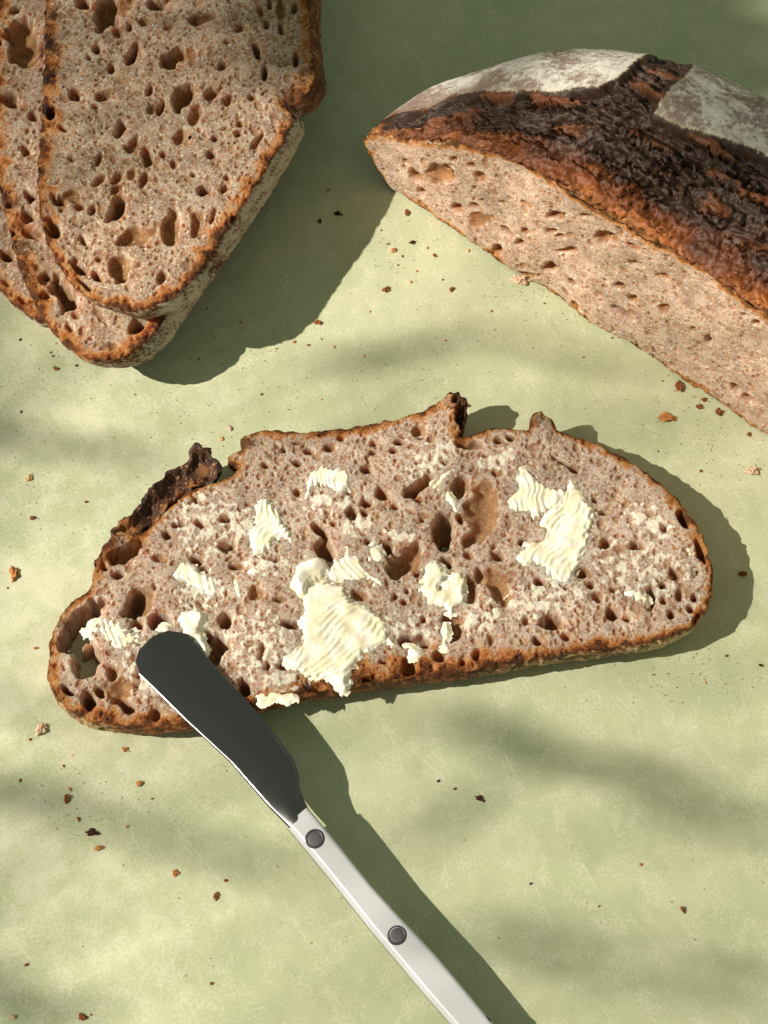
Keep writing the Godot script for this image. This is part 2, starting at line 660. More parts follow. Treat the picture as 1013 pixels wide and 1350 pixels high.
func make_stack() -> void:
	var group := "sourdough slices fanned out in a stack"
	# undermost
	var s1 := {"seed": 410, "shear": Vector2(0.42, -0.40), "tuck": 0.05, "H": 1.2, "step": 0.04, "crust": 0.55, "bulge": 0.12, "pores": 1.0, "c_hi": Color(0.46, 0.35, 0.275), "c_lo": Color(0.23, 0.16, 0.115),
		"poly": points([-0.93, 6.89, -0.37, 7.48, 0.32, 8.05, 0.98, 8.33, 1.63, 8.33, 2.38, 7.95, 3.46, 6.54, 4.63, 3.63, 5.25, -0.76, 5.03, -6.11, 3.99, -10.64, 1.23, -13.78, -1.63, -12.99, -3.24, -7.97, -3.32, -2.51, -2.86, 2.64, -2.08, 5.58]),
		"holes": [-0.75, 5.55, 0.29, 0.232, -132, 0.8, -1.94, 0.96, 0.459, 0.25, -121, 0.6, -0.74, 6.6, 0.175, 0.113, -137, 0.3, -0.12, 7.33, 0.238, 0.137, -130, 0.3],
		"floury": [-0.64, 7.33, 2.0, 0.55, 0.98, 8.33, 2.0, 0.5],
		"flour": Color(0.72, 0.66, 0.55)}
	make_slice(s1, "bread_slice", "undermost slice of the stack, only its lower left rim showing", group, Vector3(-0.1221, 0, -0.15))
	# middle
	var s2 := {"seed": 520, "shear": Vector2(0.42, -0.40), "tuck": 0.05, "H": 1.2, "step": 0.035, "crust": 0.5, "bulge": 0.1, "c_hi": Color(0.485, 0.375, 0.295), "c_lo": Color(0.245, 0.17, 0.122),
		"poly": points([-3.44, 3.79, -3.13, 4.82, -2.82, 6.16, -2.37, 7.33, -1.86, 8.41, -1.23, 9.46, -0.61, 10.15, -0.03, 10.51, 0.52, 10.57, 1.14, 10.45, 1.75, 10, 2.15, 9.46, 2.54, 8.72, 3.08, 7.7, 4.16, 5.5, 5.14, 3.56, 5.87, 1.24, 6.07, -1.49, 5.86, -5.03, 5.31, -10.63, 3.15, -15.77, 0.19, -16.59, -2.63, -14.96, -4.04, -10.63, -4.33, -5.03, -4.05, -0.46, -3.7, 2.57]),
		"holes": [-3.21, -3.17, 1.42, 0.677, -104, 0.85, -3.42, -0.36, 0.509, 0.288, -128, 0.7, -2.57, 0.33, 0.255, 0.17, -122, 0.35, -2.7, 1.81, 0.202, 0.157, 79, 0.5, -2.4, 3.79, 0.273, 0.218, -152, 0.7, -2.45, 4.6, 0.364, 0.24, -147, 0.6, -2.31, 5.37, 0.399, 0.248, -163, 0.45, -0.96, 7.89, 0.832, 0.346, -127, 1, 1.53, 9.18, 0.302, 0.224, 119, 1, -1.66, 7.3, 0.253, 0.227, 68, 0.3, -1.61, 7.95, 0.159, 0.148, 50, 0.7, -0.72, 9.24, 0.229, 0.108, -133, 0.3, -3.13, 4.21, 0.135, 0.125, 43, 0.5, -2.94, 5.31, 0.161, 0.128, 78, 0.6, 0.02, 9.7, 0.101, 0.09, 14, 0.2, 0.79, 10, 0.202, 0.18, 13, 0.2, -0.54, 8.78, 0.168, 0.111, -137, 0.2],
		"widen": [-2.51, 6.13, 1.6, 0.25, 2.26, 9.24, 1.2, 0.3],
		"burn": [-2.73, 5.97, 0.5, 0.8, -2.34, 7.08, 0.35, 0.7, -3.14, 4.05, 0.4, 0.7, 1.92, 9.91, 0.35, 0.8],
		"floury": [-0.58, 10.15, 2.2, 0.45, 2.75, 8.78, 1.8, 1.0, 4.17, 5.82, 2.5, 0.9],
		"flour": Color(0.50, 0.455, 0.36)}
	make_slice(s2, "bread_slice", "middle slice of the stack, partly covered, with a large dark hole at its far left", group, Vector3(-0.0975, 0.012, -0.15))
	# top
	var s3 := {"seed": 633, "shear": Vector2(0.42, -0.40), "tuck": 0.05, "H": 1.2, "step": 0.03, "crust": 0.42, "bulge": 0.1, "c_hi": Color(0.485, 0.375, 0.295), "c_lo": Color(0.245, 0.17, 0.122), "grain": -35.0, "lo": Vector2(-8, -7.5),
		"poly": points([-0.42, 11.02, -1.19, 10.69, -1.85, 10.08, -2.41, 9.22, -2.86, 8.22, -3.16, 6.86, -3.33, 5.25, -3.33, 2.95, -3.45, 0.58, -3.59, -2.22, -3.74, -5.1, -3.77, -8.85, -3.3, -12.36, -1.86, -14.78, 0.43, -15.39, 2.78, -14.37, 4.57, -11.96, 5.48, -8.47, 5.84, -5.1, 5.83, -2.22, 5.91, -0.11, 6.07, 1.33, 5.89, 1.84, 5.63, 2.28, 5.3, 2.51, 5.17, 2.71, 5.33, 2.98, 5.26, 3.51, 4.79, 4.6, 4.18, 5.9, 3.45, 7.43, 2.92, 8.38, 2.5, 9.22, 1.96, 10.11, 1.31, 10.75, 0.58, 11.08, 0.08, 11.14]),
		"holes": [-1.46, -1.79, 0.945, 0.489, 91, 1, -0.83, -2.04, 0.645, 0.456, 128, 0.5, -2.21, -2.11, 0.386, 0.272, 88, 0.8, 0.44, -2, 0.392, 0.307, -154, 0.8, -0.95, -0.77, 0.382, 0.215, 75, 0.35, -0.53, -1.05, 0.277, 0.108, 93, 0.4, -0.06, -1.26, 0.177, 0.16, 74, 0.35, -0.36, 0.23, 0.492, 0.168, 105, 0.9, 1.08, 0.4, 0.59, 0.31, 128, 0.9, 1.64, 0.23, 0.405, 0.245, 97, 0.3, 1.42, 2.18, 0.647, 0.374, 114, 0.9, 0.76, 2.61, 0.483, 0.109, 104, 0.7, -2.26, 2.11, 0.25, 0.223, 118, 0.5, -1.23, 2.18, 0.29, 0.269, 155, 0.45, -1.52, 2.65, 0.158, 0.133, 9, 0.4, -1.07, 0.89, 0.271, 0.107, 93, 0.7, -1.65, -0.04, 0.243, 0.106, 79, 0.7, -0.63, 3.61, 0.454, 0.16, 98, 0.7, -2.53, 3.61, 0.205, 0.118, -138, 0.4, -0.12, 4.27, 0.529, 0.22, 107, 0.35, 0.37, 4.73, 0.459, 0.181, -97, 0.5, -0.62, 5.71, 0.401, 0.174, 123, 0.35, -1.15, 5.77, 0.278, 0.149, 129, 0.35, 0.31, 5.77, 0.462, 0.162, 106, 0.3, -0.09, 5.51, 0.31, 0.135, 105, 0.25, -1.26, 4.89, 0.281, 0.135, 103, 0.3, -1.87, 0.4, 0.173, 0.132, 82, 0.3, 0.31, 1.87, 0.23, 0.109, 100, 0.4, 0.91, 4.73, 0.164, 0.129, 83, 0.35, 1.29, 5.12, 0.26, 0.13, 90, 0.25, 0.43, 2.75, 0.256, 0.165, 102, 0.25, 1.95, -1.4, 0.539, 0.315, 165, 0.4, 3.97, 0.03, 0.378, 0.161, 78, 0.8, 4.29, 1.06, 0.478, 0.132, 90, 0.7, 2.82, 0.75, 0.257, 0.159, 135, 0.4, 2.45, 2.04, 0.403, 0.287, 110, 0.6, 1.96, 3.01, 0.429, 0.257, 113, 0.35, 1.47, 3.94, 0.475, 0.217, 105, 0.35, 3.06, 2.28, 0.343, 0.142, 114, 0.3, 3.87, 2.18, 0.203, 0.184, 81, 0.35, 3.48, 3.35, 0.167, 0.156, 76, 0.35, 3.45, 3.81, 0.191, 0.158, 137, 0.4, 2.67, 4.04, 0.133, 0.128, 55, 0.4, 2.57, 4.76, 0.18, 0.141, 106, 0.6, 4.8, -0.95, 0.35, 0.107, 85, 0.45, 4.32, -1.09, 0.245, 0.134, 83, 0.35, 4.09, -1.79, 0.282, 0.135, 82, 0.35, 4.76, -1.86, 0.424, 0.162, 85, 0.3, 4.38, -2.04, 0.283, 0.108, 88, 0.5, 5.36, 0.44, 0.55, 0.133, 90, 0.7, 3.36, -0.95, 0.274, 0.164, 97, 0.35, 1.98, 5.58, 0.13, 0.103, 84, 0.45, 5.29, -1.93, 0.353, 0.108, 92, 0.4, 4.16, 4.04, 0.519, 0.112, 117, 0.3, 3.14, 5.71, 0.129, 0.103, 85, 0.3, -2.58, 7.87, 0.475, 0.252, 80, 1.1, -0.52, 7.02, 0.579, 0.293, 104, 1.1, -2.53, 6.7, 0.267, 0.214, -152, 0.7, -2.04, 6.38, 0.354, 0.281, 80, 0.3, -1.8, 6.89, 0.178, 0.128, 166, 0.4, -1.36, 7.05, 0.209, 0.082, 110, 0.6, 0.12, 8.09, 0.659, 0.471, 163, 0.42, -0.31, 9.37, 0.676, 0.529, 98, 0.5, -0.17, 9.8, 0.226, 0.153, 3, 0.75, -1.62, 9.46, 0.406, 0.214, -129, 0.6, -1.04, 9.8, 0.343, 0.162, -132, 0.6, -1.46, 10.05, 0.372, 0.107, -133, 0.4, 1.35, 7.78, 0.769, 0.338, 100, 0.5, 1.14, 9.77, 0.287, 0.161, 112, 0.3, -0.64, 6.22, 0.274, 0.15, 132, 0.3, -1.62, 8.25, 0.25, 0.127, 72, 0.35, -1.01, 9.09, 0.18, 0.152, 142, 0.25, 2.31, 6.22, 0.226, 0.205, 78, 0.8, 3.06, 6.19, 0.273, 0.109, 111, 0.5, 2.19, 7.62, 0.641, 0.237, 104, 0.3, 2.69, 7.4, 0.369, 0.105, 104, 0.25, 3.43, 7.4, 0.18, 0.081, 111, 0.5, -1.79, 9.06, 0.129, 0.121, 36, 0.3, -2.19, 4.93, 0.156, 0.13, 8, 0.25, 2.95, -0.29, 0.14, 0.133, 69, 0.25, 0.92, -0.95, 0.189, 0.174, 15, 0.2, -2.73, 6.48, 0.193, 0.102, 85, 0.4, -3.07, 2.95, 0.301, 0.157, 85, 0.7, -2.41, 7.02, 0.128, 0.102, 80, 0.3],
		"widen": [-3.19, 1.26, 2.4, 0.3, -2.96, 4.6, 2.0, 0.2, 2.5, 9.22, 2.0, 0.2, 5.13, 1.94, 0.9, 0.4],
		"burn": [-3.39, -0.11, 0.42, 0.85, -3.43, -1.51, 0.42, 0.85, -3.32, 1.26, 0.42, 0.85, -3.24, 2.78, 0.42, 0.85, -3.25, 4.11, 0.2, 0.7, -3.21, 5.41, 0.2, 0.8, 5.77, 1.09, 0.4, 0.65, 5.18, 2.07, 0.5, 0.6, 5.23, 3.21, 0.4, 0.55, 2.97, 8.28, 0.35, 0.6, 2.31, 9.43, 0.4, 0.6],
		"floury": [5.04, 4.27, 1.3, 1.0, 4.3, 5.74, 1.4, 1.0, 3.46, 7.5, 1.3, 0.95, 1.79, 10.44, 1.2, 1.0, -1.99, 9.99, 1.5, 0.5, -0.04, 11.2, 2.0, 0.42],
		"lift": [5.24, 2.34, 0.35, -0.18]}
	make_slice(s3, "bread_slice", "top slice of the stack, its whole holey face and floured right crust in view", group, Vector3(-0.0846, 0.024, -0.1674))


# ------------------------------------------------------------------ the cut loaf at the top right
func loaf_top(s: float) -> float:
	var ks := [-4.5, -4.0, -3.46, -2.13, -0.83, 0.75, 2.31, 3.54, 5.4, 12.0, 20.0, 26.0, 30.0, 32.5]
	var ys := [1.95, 2.6, 2.9, 3.7, 4.7, 5.4, 5.85, 6.1, 6.15, 6.15, 6.1, 5.8, 4.0, 2.0]
	for i in ks.size() - 1:
		if s <= ks[i + 1]:
			return lerpf(ys[i], ys[i + 1], clampf((s - ks[i]) / (ks[i + 1] - ks[i]), 0.0, 1.0))
	return ys[-1]


func loaf_point(s: float, q: float) -> Vector3:
	var x := absf(s - 14.0) / 18.5
	var deep := 9.7 * pow(maxf(0.0, 1.0 - pow(x, 2.6)), 1.0 / 2.6)
	var top := (loaf_top(s - 0.3) + loaf_top(s) + loaf_top(s + 0.3)) / 3.0
	var rise := 2.3 * pow(clampf((s + 4.5) / 9.0, 0.0, 1.0), 0.8) * clampf((32.5 - s) / 6.0, 0.0, 1.0)
	var b := sin(PI / 2 * q / 0.38) if q < 0.38 else cos(PI / 2 * (q - 0.38) / 0.62)
	var low := 1.9 * pow(clampf((-2.6 - s) / 1.9, 0.0, 1.0), 1.8)
	return Vector3(s, low + (top - low) * pow(maxf(0.0, 1.0 - pow(q, 2.4)), 1.0 / 2.4) + rise * b, -q * deep)


func along(ks: Array, s: float) -> float:
	for i in range(2, ks.size(), 2):
		if s <= ks[i]:
			return lerpf(ks[i - 1], ks[i + 1], clampf((s - ks[i - 2]) / (ks[i] - ks[i - 2]), 0.0, 1.0))
	return ks[-1]


func make_loaf() -> void:
	var loaf := thing("bread_loaf", "large cut sourdough loaf with a dark burst crust and grey floured top", "bread loaf", Vector3(0.02965, 0.00000, -0.11352))
	var turned := Basis(Vector3(0.77538, 0.00000, 0.63149), Vector3.UP, -Vector3(0.63149, 0.00000, -0.77538))
	loaf.basis = turned
	# the cut face
	var face := {"seed": 871, "H": 0.25, "drop": 0.7, "tuck": 0.0, "floor": -0.9, "step": 0.034, "crust": 0.2, "wavy": 0.13, "bulge": 0.03, "ragged": 0.12, "pores": 0.45, "rows": 14, "rugged": 1.1, "grain": 20.0,
		"c_hi": Color(0.55, 0.405, 0.32), "c_lo": Color(0.30, 0.20, 0.145), "tan": Color(0.42, 0.2, 0.08), "golden": Color(0.30, 0.115, 0.03), "brown": Color(0.10, 0.04, 0.015),
		"poly": points([-4.5, -1.85, -4.2, -1.05, -3.9, -0.65, -3.45, -0.2, -2.75, -0.05, 0, -0.02, 5, -0.02, 12, -0.02, 20, -0.02, 27, -0.02, 31, -0.3, 32.4, -1.2, 32.4, -2, 30, -4, 26, -5.8, 20, -6.1, 12, -6.15, 8, -6.15, 5.4, -6.1, 3.54, -6.05, 2.31, -5.8, 0.75, -5.35, -0.83, -4.65, -2.13, -3.7, -3.46, -2.9, -4.2, -2.4]),
		"holes": [-1.11, -2.75, 0.907, 0.471, 141, 0.35, -0.95, -3.13, 0.173, 0.117, 138, 0.7, -0.52, -3.1, 0.261, 0.145, 139, 0.5, -2.26, -1.57, 0.532, 0.293, 127, 0.5, -1.95, -1.05, 0.37, 0.138, 122, 0.8, -0.49, -4.12, 0.233, 0.112, 124, 0.3, 0.22, -4.32, 0.277, 0.13, 136, 0.3, 0.62, -4.07, 0.306, 0.19, 142, 0.35, -0.34, -1.55, 0.409, 0.138, 123, 0.4, 0.44, -2.16, 0.191, 0.129, 149, 0.5, 0.6, -1.52, 0.676, 0.318, 122, 0.2, -2.71, -2.05, 0.272, 0.094, 135, 0.2, 1.75, -1.83, 0.292, 0.206, -174, 0.45, 2.44, -1.81, 0.271, 0.12, 126, 0.5, 2.59, -2.54, 0.323, 0.115, 126, 0.3, 3.7, -4.45, 0.389, 0.114, 129, 0.35, 3.71, -3.57, 0.293, 0.121, 130, 0.3, 1.51, -3.21, 0.208, 0.063, 136, 0.3, 1.55, -0.65, 0.376, 0.185, 113, 0.6, 3.71, -1.38, 0.443, 0.22, 116, 0.5, 2.9, -0.31, 0.432, 0.157, 147, 0.25, 3.79, -4.52, 0.334, 0.147, 128, 0.3, -0.27, -1.48, 0.28, 0.121, 128, 0.4, -1.95, -1, 0.274, 0.133, 115, 0.6, 5.78, -5, 0.888, 0.306, 126, 0.4, 5.78, -4.92, 0.42, 0.101, 105, 0.85, 3.89, -4.52, 0.315, 0.187, 124, 0.4, 4.88, -5.35, 0.381, 0.093, 138, 0.3, 3.97, -3.46, 0.293, 0.121, 130, 0.4, 6.83, -5.44, 0.271, 0.169, 164, 0.3, 7, -4.46, 0.357, 0.146, 147, 0.55, 4.62, -1.42, 0.217, 0.148, 125, 0.5, 6.47, -2.75, 0.34, 0.166, 133, 0.35, 6.99, -2.38, 0.265, 0.191, 128, 0.3, 8.27, -3.18, 0.373, 0.176, 123, 0.25, 6.87, -1.47, 0.493, 0.151, -171, 0.6, 8.66, -1.31, 0.792, 0.058, -180, 0.4, 9.9, -1.38, 0.742, 0.057, 177, 0.35, 10.14, -3.18, 0.268, 0.133, 100, 0.6, 9.57, -3.32, 0.122, 0.058, 122, 0.4, 11.01, -2.26, 0.123, 0.059, 121, 0.4, 11.21, -5.59, 0.187, 0.087, 125, 0.3, 11.68, -5.56, 0.158, 0.082, 118, 0.3, 11.94, -1.14, 0.427, 0.265, 134, 0.5, 11.38, -1.2, 0.257, 0.194, 88, 0.8, 4.39, -2.97, 0.636, 0.129, 137, 0.3, 4.85, -0.27, 0.187, 0.133, 146, 0.5, 8.59, 2.06, 0.331, 0.155, 176, 0.2, 5.5, 0.7, 0.222, 0.153, 172, 0.3, 2.52, -4.09, 0.319, 0.119, 156, 0.2, 8.07, -4.73, 0.269, 0.116, 154, 0.2, 9.91, -0.18, 0.315, 0.15, -179, 0.3],
		"widen": [-1.97, -0.38, 0.6, 0.25, -0.6, -0.29, 0.8, 0.25, 1.44, -0.24, 0.6, 0.2, 2.44, -0.22, 0.5, 0.15, 10.29, 0.3, 0.8, 0.25, 10.88, 0.04, 0.6, 0.15, -3.88, -1.93, 0.9, 0.1]}
	var soft := painted(0.85, 0.35)
	soft.subsurf_scatter_enabled = true
	soft.subsurf_scatter_strength = 0.3
	var crumb := part("cut_face", crumb_mesh(face), soft, loaf)
	crumb.basis = Basis(Vector3.RIGHT, Vector3.BACK, Vector3.DOWN)
	var rim := part("bottom_crust", wall_mesh(face), painted(0.75, 0.4), loaf)
	rim.basis = crumb.basis
	# the crust over and behind it
	var ss := PackedFloat32Array()
	var s := -4.5
	while s < 32.5:
		ss.append(s)
		s += 0.042 if s < 14.5 else 0.18
	ss.append(32.5)
	var rows := 250
	var cols_n := ss.size()
	var base := PackedVector3Array()
	base.resize(cols_n * rows)
	var qs := PackedFloat32Array()
	for j in rows:
		qs.append(pow(sin(PI / 2 * pow(float(j) / (rows - 1), 1.6)), 2.0 / 2.4))
	for i in cols_n:
		for j in rows:
			base[i * rows + j] = loaf_point(ss[i], qs[j])
	var n_ridge := noise(0.55, 901, 3)
	var n_lump := noise(0.8, 902, 3)
	var n_fine := noise(3.2, 903, 3)
	var n_grit := noise(11.0, 904, 2)
	var n_skin := noise(0.5, 905, 4)
	var n_cell := noise(0.9, 906, 1, FastNoiseLite.TYPE_CELLULAR)
	n_cell.cellular_return_type = FastNoiseLite.RETURN_DISTANCE2_SUB
	var front := [-4.5, 0.30, -4.3, 0.24, -3.6, 0.17, -2.7, 0.155, -2.0, 0.24, -1.2, 0.225, 0.66, 0.225, 1.95, 0.25, 3.05, 0.30, 3.42, 0.36, 5.0, 0.33, 5.3, 0.28, 6.3, 0.29, 7.78, 0.33, 9.2, 0.35, 14.0, 0.37, 24.0, 0.35, 32.5, 0.3]
	var verts := PackedVector3Array()
	verts.resize(base.size())
	var cols := PackedColorArray()
	cols.resize(base.size())
	var is_flour := PackedByteArray()
	is_flour.resize(base.size())
	for i in cols_n:
		var sv := ss[i]
		for j in rows:
			var k := i * rows + j
			var p := base[k]
			var u := base[mini(i + 1, cols_n - 1) * rows + j] - base[maxi(i - 1, 0) * rows + j]
			var w := base[i * rows + mini(j + 1, rows - 1)] - base[i * rows + maxi(j - 1, 0)]
			var nn := u.cross(w)
			nn = nn.normalized() if nn.length() > 1e-9 else Vector3(-1, 0, 0)
			if nn.y < -0.2 or (nn.y < 0.3 and nn.z > 0.0):
				nn = -nn
			var q := qs[j]
			var fine := n_fine.get_noise_3d(p.x, p.y, p.z)
			var grit := n_grit.get_noise_3d(p.x, p.y, p.z)
			var lump := n_lump.get_noise_3d(p.x * 0.55, p.y, p.z)
			# how far inside a floured patch, in centimetres: left of the burst or right of it
			var arc := -p.z
			var wander := lump * 0.12 + (fine * 0.05 if q > 0.38 else 0.0)
			var over := arc - along(front, sv) * 9.7 * pow(maxf(0.0, 1.0 - pow(absf(sv - 14.0) / 18.5, 2.6)), 1.0 / 2.6)
			var left_end := along([0.0, 3.4, 3.3, 3.42, 4.5, 3.24, 5.8, 2.9, 7.6, 2.2, 10.0, 1.2], arc)
			var right_start := along([0.0, 5.3, 2.6, 5.25, 3.9, 5.05, 5.2, 4.85, 7.0, 4.2, 10.0, 3.4], arc)
			var inside := maxf(minf(over, left_end - sv), minf(over, sv - right_start)) + wander
			var skin := smoothstep(-0.36, 0.03, inside)
			var floury := smoothstep(-0.01, 0.07, inside + 0.05 * fine + 0.05 * grit)
			is_flour[k] = 1 if inside > 0.0 else 0
			# relief
			var fold := n_ridge.get_noise_2d(p.x * 0.38 + lump * 0.6, p.z * 2.4 + p.y * 0.9 + fine * 0.25)
			var cell := n_cell.get_noise_3d(p.x * 0.8, p.y * 1.6, p.z * 1.6) + 1.0
			var fade := clampf((q + 0.01) / 0.05, 0.0, 1.0)
			var burst := (absf(fold) * 0.6 - 0.2) + lump * 0.17 + fine * 0.03 + grit * 0.007 - maxf(0.0, 0.12 - cell) * 0.5
			burst -= 0.17 * smoothstep(-1.6, -0.3, inside) - 0.05 * smoothstep(-0.3, 0.0, inside)
			burst += 0.18 * exp(-q * q / 0.002)
			var sheet := 0.04 + 0.05 * exp(-inside * inside / 0.08) + lump * 0.05 + fine * 0.02 + grit * 0.006
			var lift := lerpf(burst * lerpf(0.2, 0.85, fade), sheet, skin)
			if q < 0.002:
				lift *= 0.5
			lift *= clampf((sv + 4.5) / 1.2, 0.25, 1.0)
			var moved := p + nn * lift
			if skin < 0.5 and q < 0.05:
				moved.z += (0.12 + 0.16 * fine + 0.1 * lump) * (1.0 - q / 0.05)
			moved.y = maxf(moved.y, 0.0)
			verts[k] = moved * 0.01
			# colour of the crust: tan by the cut, red brown, then nearly black in the burst; flour on the skin
			var t := q / 0.085 + 0.5 * lump + 0.2 * fine - 0.5 * fold + 0.15 * grit
			var c := ramp4(Color(0.28, 0.092, 0.021), Color(0.14, 0.040, 0.011), Color(0.085, 0.026, 0.009), Color(0.03, 0.014, 0.008), t * 0.8 + 0.12 + 0.12 * clampf((4.0 - sv) / 5.0, 0.0, 1.0))
			if fold + lump * 0.6 > 0.34:
				c = c.lerp(Color(0.16, 0.05, 0.015), minf(0.7, (fold + lump * 0.6 - 0.34) * 2.2))
			c *= clampf(1.0 + 0.55 * grit + 0.25 * fine, 0.5, 1.6)
			if floury > 0.0:
				var skn := n_skin.get_noise_3d(p.x, p.y, p.z)
				var thin := clampf(0.5 + skn * 1.5 + fine * 0.9 + grit * 0.7 - clampf(0.4 - (sv + 4.5) * 0.16, 0.0, 0.5), 0.0, 1.0)
				var f := Color(0.14, 0.075, 0.05).lerp(Color(0.55, 0.53, 0.49), 0.2 + 0.8 * thin)
				f = f.lerp(Color(0.13, 0.06, 0.03), clampf(exp(-inside / 0.35) * clampf((0.3 - sv) / 2.0, 0.0, 1.0) * (0.9 + 1.5 * fine + skn), 0.0, 1.0))
				f = f.lerp(Color(0.58, 0.50, 0.32), 0.55 * clampf((sv + 1.0) / 2.0, 0.0, 1.0) * exp(-inside * inside / 0.012))
				c = c.lerp(f, floury)
			cols[k] = c
	var nrm := PackedVector3Array()
	nrm.resize(verts.size())
	var bare := PackedInt32Array()
	var floured := PackedInt32Array()
	var floured_right := PackedInt32Array()
	for i in cols_n - 1:
		for j in rows - 1:
			var a := i * rows + j
			var b := a + rows
			var f := (verts[b + 1] - verts[a]).cross(verts[a + 1] - verts[b]) * 1e6
			if f.y < 0.0 and f.z > 0.0:
				f = -f
			nrm[a] += f
			nrm[b] += f
			nrm[a + 1] += f
			nrm[b + 1] += f
			var tri := [a, b, a + 1, b, b + 1, a + 1]
			if is_flour[a] + is_flour[b] + is_flour[a + 1] + is_flour[b + 1] > 2:
				if ss[i] < 4.1:
					floured.append_array(tri)
				else:
					floured_right.append_array(tri)
			else:
				bare.append_array(tri)
	for i in nrm.size():
		nrm[i] = nrm[i].normalized() if nrm[i].length() > 0.0 else Vector3.UP
	part("crust", trimmed(verts, nrm, cols, bare), painted(0.58, 0.42), loaf).set_meta("label", "dark brown burst crust between the cut and the flour")
	part("floured_skin", trimmed(verts, nrm, cols, floured), painted(0.95, 0.25), loaf)
	part("floured_skin", trimmed(verts, nrm, cols, floured_right), painted(0.95, 0.25), loaf)


func trimmed(v: PackedVector3Array, n: PackedVector3Array, c: PackedColorArray, idx: PackedInt32Array) -> ArrayMesh:
	var to := PackedInt32Array()
	to.resize(v.size())
	to.fill(-1)
	var v2 := PackedVector3Array()
	var n2 := PackedVector3Array()
	var c2 := PackedColorArray()
	var out := PackedInt32Array()
	out.resize(idx.size())
	for i in idx.size():
		var k := idx[i]
		if to[k] < 0:
			to[k] = v2.size()
			v2.append(v[k])
			n2.append(n[k])
			c2.append(c[k])
		out[i] = to[k]
	return mesh_from(v2, n2, c2, turned_out(v2, n2, out))


# ------------------------------------------------------------------ the buttered slice
const MAIN_AT := Vector3(-0.0016, 0, 0.0185)


